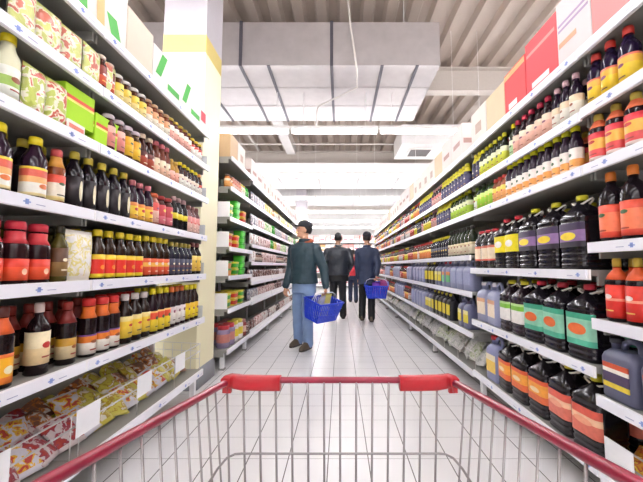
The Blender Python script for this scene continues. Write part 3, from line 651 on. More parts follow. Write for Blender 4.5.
P('r2a', 'sauce_bottle', 'large dark bottle with gold cap and red-gold label', .098, h=.245, r=.045, glass='241218', cap='c8b048', bands=(('f0d8d0', .2), ('dc4a4a', .5), ('ecb44c', .7), ('d83a44', .4)), lab=(.06, .6), neck='dc6a40', capr=.46, sh=.66)
P('r2b', 'sauce_bottle', 'bottle with bright yellow cap and white-orange label', .07, h=.25, r=.034, glass='2c1c2c', cap='e2e01c', bands=(('ecd8c0', .3), ('e8a050', .7), ('f0e4dc', 1)), lab=(.03, .5), capr=.66)
P('r2c', 'cooking_oil_bottle', 'short orange bottle with red cap', .064, h=.2, r=.031, glass='8a4a24', cap='c8443c', bands=(('e8a868', 1), ('ecd050', .5)), lab=(.06, .6), capr=.6)
P('r2d', 'cooking_oil_bottle', 'lime-labelled bottle with dark cap', .07, h=.22, r=.034, glass='28401c', cap='2a3018', bands=(('9cce3c', 1), ('c8e070', .4)), lab=(.05, .62), capr=.5)
P('r2e', 'cooking_oil_bottle', 'white-labelled bottle with green cap', .07, h=.22, r=.034, glass='485028', cap='8aa83a', bands=(('ecece0', 1), ('c8dc8a', .5)), lab=(.05, .6), capr=.5)
row(1, 1.2, 1.645, 'third ' + rk, [(1.31, 'r2a', 3), (yr(588), 'r2b', 10), (None, 'r2c', 3), (None, 'r2d', 4), (None, 'r2e', 3)], ymax=3.1)
row(1, 1.2, 1.645, 'third ' + rk, [(1.42, 'r2a', 4), (None, 'r2b', 9), (None, 'r2e', 6)], back=True, ymax=3.02)
P('r3a', 'vinegar_bottle', 'large black bottle with orange-red label', .11, h=.33, r=.052, glass='1a1218', cap='dc7a2c', bands=(('dc4a34', .3), ('ec7a54', 1), ('dc5038', .4)), lab=(.06, .52), capr=.4)
row(1, 1.2, 1.26, 'fourth shelf, rightmost bay', [(1.355, 'r3a', 2)], ymax=1.62)
P('r4a', 'vinegar_bottle', 'black bottle with orange neck and red label', .1, h=.285, r=.047, glass='1c1014', cap='c8a83c', bands=(('d8281e', 1), ('ec9a80', .15), ('d8301e', .8)), lab=(.06, .58), neck='e05a2a', capr=.36)
row(1, 1.2, .90, 'fifth shelf, rightmost bay', [(1.36, 'r4a', 2)], ymax=1.62)
row(1, 1.2, .90, 'fifth shelf, rightmost bay', [(1.40, 'r4a', 2)], back=True, ymax=1.62, inset=.07)
P('r5a', 'plastic_canister', 'blue-grey canister with yellow striped label', .2, h=.27, w=.19, d=.13, body='5a5c74', cap='2a2a34', bands=(('e0c83a', .25), ('4a3a5a', .5), ('ece6da', .2), ('c8502c', .25)))
row(1, 1.2, .55, 'sixth shelf, rightmost bay', [(1.2, 'r5a', 2)], ymax=1.62)
pile(1, 1.2, .2, 1.3, 1.56, lambda y, r: r.choice(['bag_o', 'bag_y', 'bag_o']), 'behind right wire fence', 3, lean=60)
P('g1', 'liquid_jug', 'black jug with purple label and yellow oval', .205, h=.40, w=.195, d=.17, glass='171219', cap='d8d02a', bands=(('2a2030', .3), ('8a6a9a', .6), ('3a2a4a', .4)), emb=('ecd22c', .62, .11, .45))
P('g2', 'liquid_jug', 'black jug with yellow label and white oval', .175, h=.385, w=.165, d=.16, glass='171318', cap='c82c38', bands=(('e8d61c', 1),), emb=('efe8e0', .6, .13, .5), lab=(.32, .64))
P('g3', 'liquid_jug', 'small black jug with cream label and red cap', .12, h=.33, w=.112, d=.12, glass='1c1216', cap='c8323c', bands=(('d8604c', .15), ('ecd8bc', 1), ('d8705c', .2)), lab=(.2, .58))
P('g4', 'liquid_jug', 'black jug with teal and orange label', .2, h=.385, w=.19, d=.17, glass='17121a', cap='c83040', bands=(('4aa88a', .25), ('8ac4a8', .9), ('3a9a7c', .25)), emb=('dc6a34', .62, .15, .5), lab=(.2, .62))
P('g5', 'liquid_jug', 'dark jug with green and white label', .165, h=.375, w=.155, d=.16, glass='241820', cap='d8cc2c', bands=(('ece8e4', 1), ('7ab83a', .35), ('b8d890', .2)), lab=(.22, .58))
P('g6', 'liquid_jug', 'black jug with orange label', .2, h=.375, w=.19, d=.18, glass='171217', cap='d8d8d4', bands=(('dc6a3c', .5), ('eca03c', .8), ('dc5a34', .3)), emb=('f0d8b0', .5, .08, .5), lab=(.24, .6))
P('g7', 'liquid_jug', 'black jug with yellow cap and salmon label', .2, h=.375, w=.19, d=.18, glass='171217', cap='d8cc2c', bands=(('d8705c', .8), ('ecc09c', .4), ('d85a48', .5)), emb=('e8a080', .6, .09, .5), lab=(.24, .6))
P('n1', 'plastic_canister', 'blue-grey canister with cream label', .2, h=.34, w=.19, d=.14, body='8f93b2', cap='d8d2d8', bands=(('ecdcc4', 1), ('dca880', .3)))
P('n2', 'plastic_canister', 'blue-grey canister with red cap and yellow label', .2, h=.35, w=.19, d=.14, body='858ab0', cap='c83238', bands=(('ecc85c', 1), ('e8dcc0', .5)))
jb = 'jug-bay shelf'
row(1, 1.2, 1.13, 'fourth ' + jb, [(1.66, 'g1', 3), (None, 'g2', 2), (None, 'g3', 3)], ymax=3.05)
row(1, 1.2, 1.13, 'fourth ' + jb, [(1.66, 'g1', 3), (None, 'g2', 2), (None, 'g3', 3)], back=True, inset=.17, ymax=3.05)
row(1, 1.2, .67, 'fifth ' + jb, [(1.64, 'g4', 3), (None, 'g5', 2), (None, 'n1', 2)], ymax=3.05)
row(1, 1.2, .67, 'fifth ' + jb, [(1.66, 'g4', 4), (None, 'g5', 2)], back=True, inset=.17, ymax=3.05)
row(1, 1.2, .22, 'jug-bay base', [(1.63, 'g7', 2), (None, 'g6', 3), (None, 'n2', 2)], ymax=3.06)
row(1, 1.2, .22, 'jug-bay base', [(1.66, 'g7', 2), (None, 'g6', 3)], back=True, inset=.18, ymax=3.05)
P('c_red', 'cardboard_carton', 'red carton with white print', .31, w=.31, d=.3, h=.36, col='d8484e', stripes=(('f0dede', .2, .75, .1, .2, 0), ('ec8a84', .05, .95, .72, .78, 0)), tape=None)
P('c_rd2', 'cardboard_carton', 'red carton with orange edge', .28, w=.28, d=.3, h=.32, col='d4484a', stripes=(('eca070', .02, .98, .85, .97, 0), ('f0dede', .2, .6, .12, .25, 0)), tape=None)
P('c_pur', 'cardboard_carton', 'white carton with purple and orange lines', .25, w=.25, d=.3, h=.38, col='d8cfce', stripes=(('a892b0', .05, .95, .62, .66, 0), ('a892b0', .05, .95, .54, .58, 0), ('dc9a7a', .05, .6, .3, .38, 0)), tape=None)
P('c_pnk', 'cardboard_carton', 'pink carton', .2, w=.2, d=.3, h=.34, col='e08a88', tape=None)
P('c_bei', 'cardboard_carton', 'beige carton', .3, w=.3, d=.3, h=.3, col='cbb696')
row(1, 1.2, 2.24, 'on top of right rack', [(1.315, 'c_pnk', 1), (None, 'c_pur', 1), (None, 'c_red', 1), (None, 'c_rd2', 1), (None, 'c_bei', 1), (None, 'c_wh', 1)], rnd=1)
row(1, 1.2, 2.24, 'on top of far right rack', [(3.2, 'c_pk', 2), (None, 'c_bei', 1), (None, 'c_wh', 4), (None, 'c_bei', 1), (None, 'c_pk', 3), (None, 'c_wh', 4), (None, 'c_bei', 1), (None, 'c_wh', 3), (None, 'c_pk', 3), (None, 'c_wh', 3), (None, 'c_pk', 3)], far=True, rnd=2, ymax=12.0)

# --- right, far rack
fr = 'far-right shelf'
P('q_pu', 'vinegar_bottle', 'purple-black bottle with yellow cap', .085, h=.24, r=.04, glass='2c2740', cap='dcd02c', bands=(('55507a', 1), ('403c60', 1)), lab=(.05, .55), neck='dcd02c', capr=.6)
P('q_pk', 'sauce_bottle', 'dark bottle with pink label', .085, h=.24, r=.04, glass='3a2024', cap='d8a0a0', bands=(('e8b8b0', 1), ('c8706c', .4)), lab=(.06, .55))
P('q_wh', 'sauce_bottle', 'bottle with white label and red cap', .085, h=.235, r=.04, glass='4a2c28', cap='c04044', bands=(('ece2dc', 1), ('d8a898', .5)), lab=(.06, .55))
P('q_or', 'cooking_oil_bottle', 'bottle with orange label and red cap', .085, h=.235, r=.04, glass='4a2018', cap='c83a30', bands=(('e88a4c', 1), ('ecc860', .5)), lab=(.06, .55))
P('q_rd', 'sauce_bottle', 'dark bottle with red label', .085, h=.24, r=.04, glass='2c1214', cap='3a1c1c', bands=(('c83c34', 1), ('e8a08a', .3)), lab=(.06, .55))
P('q_ye', 'cooking_oil_bottle', 'dark bottle with yellow label', .085, h=.24, r=.04, glass='2a2018', cap='e0d024', bands=(('e4d02c', 1), ('e8dc80', .3)), lab=(.06, .5))
P('q_lm', 'cooking_oil_bottle', 'bottle with lime label and yellow cap', .085, h=.24, r=.04, glass='33401c', cap='d0d02c', bands=(('b4d84a', 1), ('e4e8b8', .6)), lab=(.06, .58))
P('q_cr', 'vinegar_bottle', 'green bottle with cream label', .09, h=.29, r=.042, glass='2a3224', cap='2c2824', bands=(('e4d8bc', 1), ('c8b890', .3)), lab=(.06, .45))
P('q_bk', 'vinegar_bottle', 'navy black bottle with yellow cap', .085, h=.25, r=.04, glass='1c1c28', cap='d8cc28', bands=(('2c2c40', 1),), lab=(.06, .5))
P('m_gr', 'plastic_canister', 'blue-grey canister', .19, h=.29, w=.18, d=.13, body='8a8eae', cap='c8c4d0', bands=(('9a9ebc', 1),))
P('m_gy', 'plastic_canister', 'blue-grey canister with yellow label', .15, h=.29, w=.14, d=.13, body='6a6c8c', cap='3a3a50', bands=(('e4d23c', 1), ('e8dc90', .5)))
P('m_gg', 'plastic_canister', 'blue-grey canister with green label', .15, h=.29, w=.14, d=.13, body='8a8eae', cap='c83840', bands=(('6ab87a', 1), ('dc8a4c', .5)))
P('m_bk', 'plastic_canister', 'black canister with yellow label', .15, h=.29, w=.14, d=.13, body='22202a', cap='d8c82c', bands=(('e4d02c', 1),))
row(1, 1.2, 1.92, 'second ' + fr, [(3.16, 'q_pu', 9)], far=True)
mixed(1, 1.2, 1.92, 'second ' + fr, ['q_wh', 'q_pk', 'q_rd', 'q_or', 'q_ye', 'q_pu'], 4.0, 11.8, 21)
row(1, 1.2, 1.645, 'third ' + fr, [(3.12, 'q_lm', 6), (None, 'q_pu', 6)], far=True)
mixed(1, 1.2, 1.645, 'third ' + fr, ['q_ye', 'q_pk', 'q_rd', 'q_or', 'q_wh', 'q_bk'], 4.25, 11.8, 22)
row(1, 1.2, 1.25, 'fourth ' + fr, [(3.1, 'q_cr', 7), (None, 'q_bk', 8), (None, 'q_or', 7)], far=True)
mixed(1, 1.2, 1.25, 'fourth ' + fr, ['q_or', 'q_rd', 'q_wh', 'q_rd', 'q_ye'], 5.2, 11.8, 23)
row(1, 1.2, .91, 'fifth ' + fr, [(3.12, 'm_gr', 3), (None, 'm_gg', 2), (None, 'm_gy', 2), (None, 'm_bk', 3), (None, 'm_gr', 4)], far=True)
mixed(1, 1.2, .91, 'fifth ' + fr, ['q_rd', 'q_or', 'q_pk', 'm_gr'], 5.7, 11.8, 24)
row(1, 1.2, .54, 'sixth ' + fr, [(3.2, 'm_gy', 2), (3.72, 'm_bk', 5), (None, 'm_gy', 2), (None, 'm_gr', 5)], far=True)
mixed(1, 1.2, .54, 'sixth ' + fr, ['q_rd', 'q_or', 'm_gr', 'q_wh'], 5.95, 11.8, 25)
P('k_cl', 'food_packet', 'clear white bag', .15, w=.2, h=.21, t=.07, a='d9d8d4', b='b8bcb0', c='ece9e6')
P('k_cg', 'food_packet', 'white and green bag', .15, w=.2, h=.21, t=.07, a='d8dcc8', b='a8b880', c='ecece4')
pile(1, 1.2, .2, 3.2, 11.6, lambda y, r: r.choice(['k_cl', 'k_cl', 'k_cg']), 'bottom of far right rack', 2, step=.17, far=True, lean=40)

# --- cross-aisle rack at the far end
YE = 16.5
t = thing('shelf_rack', 'long rack of pink and orange boxes across the aisle end', 'shelving', (0, YE+.5, 0))
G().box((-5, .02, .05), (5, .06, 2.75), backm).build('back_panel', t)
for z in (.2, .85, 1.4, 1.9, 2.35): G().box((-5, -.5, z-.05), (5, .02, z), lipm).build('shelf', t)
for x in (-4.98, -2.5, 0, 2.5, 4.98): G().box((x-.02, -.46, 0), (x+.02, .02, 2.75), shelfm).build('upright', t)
P('e_pk', 'food_box', 'pink box', .27, w=.26, d=.3, h=.34, col='d89a94', stripes=(('f0e0dc', .1, .9, .2, .5, 0),), tape=None)
P('e_or', 'food_box', 'orange box', .27, w=.26, d=.3, h=.32, col='dca06c', stripes=(('ece0c8', .1, .9, .3, .6, 0),), tape=None)
P('e_wh', 'food_box', 'white box', .27, w=.26, d=.3, h=.33, col='e8e2de', stripes=(('c8707a', .1, .9, .3, .5, 0),), tape=None)
ENDBOX = []
r = random.Random(3)
for zi, (z, nm) in enumerate(((2.35, 'top'), (1.9, 'second'), (1.4, 'third'), (.85, 'fourth'), (.2, 'bottom'))):
    for k in range(-5, 7):
        key = r.choice(['e_pk', 'e_pk', 'e_or', 'e_wh']); ms = meshes(key, True)
        o = link('food_box', ms[0][1], None, (k*.29-.02, YE+.22, z), (0, 0, r.uniform(-.03, .03)))
        ENDBOX.append((o, _P[key]['desc'], nm))
cnt = {}
LR = ['leftmost', 'second from left', 'third from left', 'fourth from left', 'fifth from left', 'sixth from left', 'seventh from left', 'eighth from left', 'ninth from left', 'tenth from left', 'eleventh from left', 'twelfth from left']
for o, d, nm in ENDBOX:
    i = cnt.get((d, nm), 0); cnt[(d, nm)] = i+1
    tag(o, f'{d}, {LR[i]} of its colour, {nm} shelf of aisle-end rack', 'box', f'{d}es, {nm} shelf of aisle-end rack')
finish_labels()

# ------------------------------------------------------------------ shopping cart
red = mat('841a32', .3, var=.06); red2 = mat('a81822', .35, var=.06); wire = mat('8f8a8a', .3, .7, .05)
ct = thing('shopping_cart', 'wire shopping cart with red rim in the foreground', 'cart', (0, .4, 0))
def cp(p): return (p[0], p[1]-.4, p[2])
def rimz(y): return .886 + (.78-y)*.128
rim = [(-.285, -.1, rimz(-.1)), (-.282, .33, rimz(.33)), (-.2595, .735, rimz(.735)), (-.2555, .77, .887), (-.24, .788, .886), (0, .789, .886), (.24, .788, .886), (.2555, .77, .887), (.2595, .735, rimz(.735)), (.282, .33, rimz(.33)), (.285, -.1, rimz(-.1))]
G().tube([cp(p) for p in rim], .0075, red, 10).build('rim_rail', ct)
for s in (-1, 1):
    X = Matrix.Translation((0, -.4, 0)); g = G()
    pts = [(s*.2575, .758, rimz(.758)+.001), (s*.256, .772, .888), (s*.248, .785, .885), (s*.225, .79, .880), (s*.18, .79, .879), (s*.138, .79, .879)]
    rings = []
    for i, p in enumerate(pts):
        P0 = Vector(p); d = (Vector(pts[min(i+1, 5)]) - Vector(pts[max(i-1, 0)])).normalized(); side = d.cross(Vector((0, 0, 1))).normalized()
        hh, ww = ((.010, .010) if i == 0 else (.014, .0115) if i == 1 else (.0165, .0125))
        rings.append([P0 + side*ww*math.copysign(abs(math.cos(a))**.5, math.cos(a)) + Vector((0, 0, 1))*hh*math.copysign(abs(math.sin(a))**.5, math.sin(a)) for a in [2*PI*k/16 for k in range(16)]])
    g.loft(rings if s < 0 else rings, red2, True, True, None, X)
    g.box((s*.257-.005, .757-.4, .868), (s*.257+.005, .763-.4, .888), red2); g.box((s*.254-.006, .772-.4, .862), (s*.254+.006, .782-.4, .888), red2)
    tag(g.build('corner_sleeve', ct), 'bright red plastic corner sleeve')
# basket wires: taper towards the bottom
zb = .46
def fw(x, z): return (x*(1-.12*(.886-z)/.43), .785-.03*(.886-z)/.43 if True else 0, z)
g = G()
for k in range(15):
    x = -.2615 + k*.0374
    if abs(x) > .262: continue
    g.tube([cp(fw(x, .884)), cp(fw(x, zb))], .0026, wire, 6)
g.build('front_wires', ct)
g = G()
for z in (.733, .6, zb):
    hw = .262 - .035*(.886-z)/.43; yf = .785-.03*(.886-z)/.43
    pts = [(-hw-.012, -.05, z), (-hw-.003, yf-.06, z), (-hw+.003, yf-.022, z), (-hw+.016, yf-.007, z), (-hw+.03, yf-.005, z), (0, yf-.005, z), (hw-.03, yf-.005, z), (hw-.016, yf-.007, z), (hw-.003, yf-.022, z), (hw+.003, yf-.06, z), (hw+.012, -.05, z)]
    g.tube([cp(p) for p in pts], .0026, wire, 6)
g.build('hoop_wires', ct)
for s in (-1, 1):
    g = G()
    for k in range(18):
        y = .74 - k*.044; xt = .272 + (.78-y)*.012
        g.tube([cp((s*xt, y, rimz(y))), cp((s*(xt-.045), y-.01, zb))], .0022, wire, 6)
    g.build('side_wires', ct)
g = G()
for k in range(11): x = -.2+k*.04; g.tube([cp((x, -.04, zb)), cp((x, .75, zb))], .0022, wire, 6)
for k in range(8): y = .0+k*.1; g.tube([cp((-.225, y, zb)), cp((.225, y, zb))], .0022, wire, 6)
g.build('bottom_wires', ct)
g = G()
for s in (-1, 1):
    g.tube([cp(p) for p in ((s*.285, -.1, rimz(-.1)), (s*.26, -.06, .5), (s*.25, .02, .22), (s*.22, .75, .16))], .011, wire, 8)
    g.tube([cp(p) for p in ((s*.22, .7, .16), (s*.2, .6, .44))], .009, wire, 8)
g.tube([cp((-.22, .75, .16)), cp((.22, .75, .16))], .01, wire, 8); g.tube([cp((-.25, .02, .22)), cp((.25, .02, .22))], .01, wire, 8)
g.build('chassis', ct)
G().tube([cp((-.29, -.1, rimz(-.1))), cp((.29, -.1, rimz(-.1)))], .016, red2, 10).build('push_handle', ct)
for s in (-1, 1):
    for y, zz in ((.72, .16), (.04, .22)):
        g = G(); g.box((-.014, -.02, .05), (-.010, .02, zz-.01), wire); g.box((.010, -.02, .05), (.014, .02, zz-.01), wire); g.box((-.014, -.02, zz-.012), (.014, .02, zz-.006), wire)
        c = g.build('caster_fork', ct, (s*.225, y-.4, 0))
        G().lathe([(.02, -.009), (.056, -.009), (.06, -.005), (.06, .005), (.056, .009), (.02, .009)], mat('3a3a3e', .6), 20, Matrix.Translation((0, 0, .06)) @ Matrix.Rotation(PI/2, 4, 'Y')).build('wheel', c)

# ------------------------------------------------------------------ people
def remesh(g, name, vox, parent, mats, pick=None, smooth=3, disp=0):
    me = g.mesh(name); ob = bpy.data.objects.new('tmp', me); COL.objects.link(ob)
    m = ob.modifiers.new('r', 'REMESH'); m.mode = 'VOXEL'; m.voxel_size = vox; m.use_smooth_shade = True
    if disp:
        tx = bpy.data.textures.new('fold', 'CLOUDS'); tx.noise_scale = .09
        d = ob.modifiers.new('d', 'DISPLACE'); d.texture = tx; d.strength = disp; d.mid_level = .5; d.texture_coords = 'LOCAL'
    s = ob.modifiers.new('s', 'SMOOTH'); s.iterations = smooth; s.factor = .5
    dg = bpy.context.evaluated_depsgraph_get(); dg.update()
    new = bpy.data.meshes.new_from_object(ob.evaluated_get(dg)); new.name = name
    COL.objects.unlink(ob); bpy.data.objects.remove(ob)
    new.materials.clear()
    for q in mats: new.materials.append(q)
    idx = [pick(p.center) if pick else 0 for p in new.polygons]
    new.polygons.foreach_set('material_index', idx); new.polygons.foreach_set('use_smooth', [True]*len(idx)); new.update()
    return link(name, new, parent)
DM = mat('888888')
def ell(w, d, z, cx=0, cy=0, n=24): return [(cx + w*math.cos(2*PI*i/n), cy + d*math.sin(2*PI*i/n), z) for i in range(n)]
def limb(g, pts, rad):
    g.tube(pts, rad, DM, 14)
    for p, r in zip(pts, rad): g.ball(p, r*.99, DM, 10)
def hand(g, wrist, dirv, palm_n, curl, s):
    """wrist point, pointing direction, palm normal; four fingers and a thumb, curled by the given angle per joint"""
    w = Vector(wrist); d = Vector(dirv).normalized(); pn = Vector(palm_n); pn = (pn - d*pn.dot(d)).normalized(); sd = d.cross(pn)*s
    X = Matrix(((sd.x, pn.x, d.x, w.x), (sd.y, pn.y, d.y, w.y), (sd.z, pn.z, d.z, w.z), (0, 0, 0, 1)))
    g.rbox([(-.02, .05, .036, .017), (.02, .06, .032, .015), (.06, .082, .03, .014), (.09, .08, .026, .012)], DM, True, None, X)
    for k, ln in enumerate((.072, .08, .075, .058)):
        x = .031 - k*.0205; p = Vector((x, 0, .085)); pts = [p.copy()]; a = 0
        for q, fr in enumerate((.45, .32, .23)):
            a += curl*(.7 if q == 0 else 1); p = p + Vector((0, math.sin(a), math.cos(a)))*ln*fr; pts.append(p.copy())
        limb(g, [X @ q for q in pts], [.0092, .0086, .008, .0068])
    pts = [Vector((.03, .004, .025)), Vector((.052, .016, .05)), Vector((.054, .034, .075)), Vector((.045, .046, .095))]
    limb(g, [X @ q for q in pts], [.013, .0115, .0095, .008])
def person(label, loc, yaw, H, look, skin, coat, trousers, shoes, hairc, arms, stride, coat_hem, hat=None, collar=None, wide=1., coat_rough=.6, group=None, headyaw=0, headpitch=0, sheen=0):
    """faces -Y before the yaw; arms: for (left, right) the elbow, wrist, hand direction, palm normal, curl"""
    t = thing('person', label, 'person', loc, (0, 0, yaw), group)
    k = H/1.8
    S = lambda p: Vector((p[0]*k, p[1]*k, p[2]*k))
    g = G()
    # trunk
    def trunk(g, off, z0, z1, flare=0):
        secs = [(.80, .155, .115), (.90, .17, .122), (1.0, .16, .115), (1.1, .152, .11), (1.2, .165, .118), (1.32, .185, .125), (1.40, .195, .115), (1.45, .165, .095), (1.485, .10, .075), (1.53, .06, .062)]
        rings = []
        for z, w, d in secs:
            if z0 <= z <= z1:
                f = flare*max(0, 1.05-z)
                rings.append(ell((w*wide+off+f)*k, (d+off+f)*k, z*k))
        zz = z0*k
        if z0 < .8: rings = [ell((.16*wide+off+flare*.4)*k, (.125+off+flare*.4)*k, zz)] + rings
        g.loft(rings, DM)
    trunk(g, 0, .8, 1.6)
    X = Matrix.Translation(S((0, -.005, 1.66))) @ Matrix.Rotation(headyaw, 4, 'Z') @ Matrix.Rotation(headpitch, 4, 'X') @ Matrix.Scale(k, 4)
    g.tube([S((0, .005, 1.46)), S((0, 0, 1.60))], .056*k, DM, 14)
    g.ball((0, 0, .035), (.076, .094, .105), DM, 18, X); g.ball((0, -.022, -.045), (.057, .066, .07), DM, 16, X)
    g.tube([(0, -.088, .035), (0, -.106, -.004), (0, -.098, -.014)], [.008, .013, .012], DM, 10, X)
    g.ball((0, -.084, -.05), (.024, .012, .008), DM, 10, X); g.ball((0, -.078, -.088), (.022, .016, .016), DM, 10, X); g.ball((0, -.08, .05), (.05, .014, .01), DM, 10, X)
    for s in (-1, 1): g.ball((s*.077, .012, .0), (.012, .02, .032), DM, 10, X)
    hips = [S((s*.085, 0, .92)) for s in (1, -1)]
    legs = []
    for i, s in enumerate((1, -1)):
        fx, fy = stride[i]
        hip = hips[i]; ank = S((s*.09 + fx, fy, .085)); knee = (hip + ank)/2 + S((0, -.03, .02))
        legs.append((hip, knee, ank)); limb(g, [hip, (hip+knee)/2, knee, (knee+ank)/2 + S((0, .012, .03)), ank], [.082*k, .072*k, .054*k, .05*k, .037*k])
        limb(g, [ank - S((0, -.02, .035)), ank - S((0, .09, .05))], [.036*k, .03*k])
    for i, s in enumerate((1, -1)):
        sh = S((s*.185*wide, 0, 1.40)); el, wr, hd, pn, cu = arms[i]
        el, wr = S(el), S(wr)
        limb(g, [sh, (sh+el)/2, el, (el+wr)/2, wr], [.052*k, .046*k, .038*k, .034*k, .026*k])
        hand(g, wr + Vector(hd).normalized()*.02, hd, pn, cu, s)
    Xi = X.inverted()
    def pick(c):
        q = Xi @ c
        if abs(abs(q.x)-.031) < .012 and abs(q.z-.026) < .006 and q.y < -.06: return 1
        if abs(q.x) < .022 and abs(q.z+.051) < .006 and q.y < -.07: return 2
        return 0
    remesh(g, 'body', .0058, t, [mat(skin, .55, var=.05), mat('241c1c', .3), mat('a8605a', .5)], pick, 2)
    # trousers
    g = G(); g.loft([ell(.183*wide*k, .14*k, z*k) for z in (.77, .84, .9, 1.0, 1.08)], DM)
    for hip, knee, ank in legs:
        a2 = ank + Vector((0, .0, -.01*k))
        limb(g, [hip, (hip+knee)/2, knee, (knee+ank)/2, a2], [.1*k, .09*k, .079*k, .075*k, .072*k])
    remesh(g, 'trousers', .009, t, [trousers], None, 3, .012)
    for hip, knee, ank in legs:
        g = G(); c = ank
        rings = []
        for z, w, y0, y1 in ((0, .082, -.2, .075), (.02, .092, -.205, .08), (.05, .088, -.195, .078), (.08, .08, -.13, .076), (.105, .072, -.06, .07)):
            rings.append([(c.x + w/2*k*math.copysign(abs(math.cos(a))**.75, math.cos(a)), c.y + k*((y0+y1)/2 + (y1-y0)/2*math.copysign(abs(math.sin(a))**.8, math.sin(a))), z*k) for a in [2*PI*i/20 for i in range(20)]])
        g.loft(rings, shoes, True, True, [mat('2a2422', .7)] + [shoes]*3)
        g.build('shoe', t)
    # coat
    g = G(); trunk(g, .036, coat_hem, 1.5, .03)
    for i, s in enumerate((1, -1)):
        sh = S((s*.185*wide, 0, 1.395)); el, wr = S(arms[i][0]), S(arms[i][1])
        limb(g, [sh, (sh+el)/2, el, (el+wr)/2, wr], [.084*k, .076*k, .067*k, .061*k, .053*k])
    g.tube([S((0, .0, 1.44)), S((0, 0, 1.54))], .085*k, DM, 16)
    remesh(g, 'coat', .009, t, [coat], None, 3, .016)
    if collar:
        g = G(); g.tube([S((.1*math.cos(a), .02 + .085*math.sin(a), 1.50 + .03*math.sin(a))) for a in [2*PI*i/20 for i in range(20)]], .026*k, collar, 10, None, True); g.build('collar', t)
    # hair and hat follow the head
    hm = mat(hairc, .6, var=.2, scale=60)
    g = G(); rings = []
    for z, f in ((-.03, .9), (0, 1.02), (.04, 1.06), (.08, 1.02), (.115, .8), (.138, .45), (.147, .12)):
        rings.append([(.076*f*math.cos(a), (.015 if z < .06 else .004) + .094*f*math.sin(a)*(1 if math.sin(a) > 0 or z > .06 else .25), z) for a in [2*PI*i/20 for i in range(20)]])
    g.loft(rings, hm, True, True, None, X); g.build('hair', t)
    if hat:
        g = G(); rings = [[(.087*f*math.cos(a), .004 + .106*f*math.sin(a), z) for a in [2*PI*i/22 for i in range(22)]] for z, f in ((.05, 1), (.075, 1.03), (.11, .98), (.14, .75), (.158, .4), (.163, .1))]
        g.loft(rings, hat, True, True, None, X)
        g.rbox([(.055, .12, .07, .03, 0, -.11), (.066, .12, .07, .03, 0, -.105)], hat, True, None, X)
        g.build('hat', t)
    return t
def basket(label, loc, rot, fill):
    t = thing('shopping_basket', label, 'basket', loc, rot, 'blue shopping baskets')
    bl = mat('1c3fd0', .3, var=.06); w0, d0, w1, d1, h = .38, .25, .47, .33, .27
    g = G(); g.rbox([(0, w0, d0, .03), (.008, w0, d0, .03)], bl)
    def P_(a, z):  # point on the wall at perimeter fraction a
        f = z/h; w, d = w0+(w1-w0)*f, d0+(d1-d0)*f; L = 2*(w+d); s = a*L
        if s < w: return (-w/2+s, -d/2, z)
        s -= w
        if s < d: return (w/2, -d/2+s, z)
        s -= d
        if s < w: return (w/2-s, d/2, z)
        return (-w/2, d/2-(s-w), z)
    n = 44
    for i in range(n):
        a0, a1 = (i+.12)/n, (i+.88)/n
        for z0, z1 in ((0, h*.5), (h*.5, h)):
            q = [P_(a0, z0), P_(a1, z0), P_(a1, z1), P_(a0, z1)]; ctr = Vector((0, 0, h/2))
            inn = [tuple(Vector(p)*1 - (Vector(p)-Vector((0, 0, p[2])))*.012) for p in q]
            g.add(q + inn, [(0, 1, 2, 3), (7, 6, 5, 4), (0, 4, 5, 1), (1, 5, 6, 2), (2, 6, 7, 3), (3, 7, 4, 0)], bl)
    for z in (.012, h*.35, h*.68): g.tube([P_(i/64, z) for i in range(64)], .006, bl, 6, None, True)
    g.build('basket_body', t)
    G().tube([P_(i/64, h) for i in range(64)], .013, bl, 8, None, True).build('rim', t)
    hm = mat('dfe2ea', .3)
    for s, lean in ((-1, .16), (1, .12)):
        pts = [(-.225, s*.02, h), (-.20, s*.02*.6, h+.075), (-.14, s*.006, h+.105), (0, s*.006, h+.112), (.14, s*.006, h+.105), (.20, s*.02*.6, h+.075), (.225, s*.02, h)]
        G().tube(pts, .0055, hm, 8).build('handle', t)
    X = Matrix.Translation(loc) @ Matrix.LocRotScale(None, __import__('mathutils').Euler(rot), None)
    return t, X
HANG = lambda s, out=.0, fwd=0.: ((s*(.245+out), .02-fwd*.4, 1.12), (s*(.27+out*1.6), -.03-fwd, .87), (s*.05, -.05, -1), (-s, 0, 0), .45)
HOLD = lambda s, out=.0, fwd=0.: ((s*(.245+out), .02-fwd*.4, 1.12), (s*(.27+out*1.6), -.03-fwd, .88), (0, -.0, -1), (-s*.9, -.3, 0), 1.15)
POCK = lambda s: ((s*.29, .07, 1.14), (s*.215, -.13, .98), (-s*.2, -.3, -.9), (0, 1, .1), .3)
RH = ((-.23, .13, 1.15), (-.2, .25, .95), (0, 0, -1), (.9, .3, 0), 1.15)
jean = mat('7d96bd', .8, var=.25, scale=7, bump=.2)
man = person('person in dark teal jacket and blue jeans holding a blue basket', (-.52, 4.8, 0), math.radians(-28), 1.80, 0, 'd8a488', mat('29404c', .55, var=.3, scale=9, bump=.35), jean, mat('5c4f42', .7), '1c1816',
    (HOLD(1, .07, .0), HANG(-1, -.01, .06)), ((.03, -.06), (-.04, .06)), .9, mat('2a2a30', .75), mat('b85a36', .7), 1.03, headyaw=math.radians(-55), headpitch=math.radians(-8))
mid = person('person in black leather jacket and black trousers seen from behind', (-.045, 7.43, 0), PI, 1.90, 0, 'c89a80', mat('2e333c', .35, var=.25, scale=8, bump=.3), mat('18191d', .7), mat('2a2422', .6), '1a1718',
    (POCK(1), POCK(-1)), ((.02, -.02), (-.02, .05)), .84, None, None, 1.2)
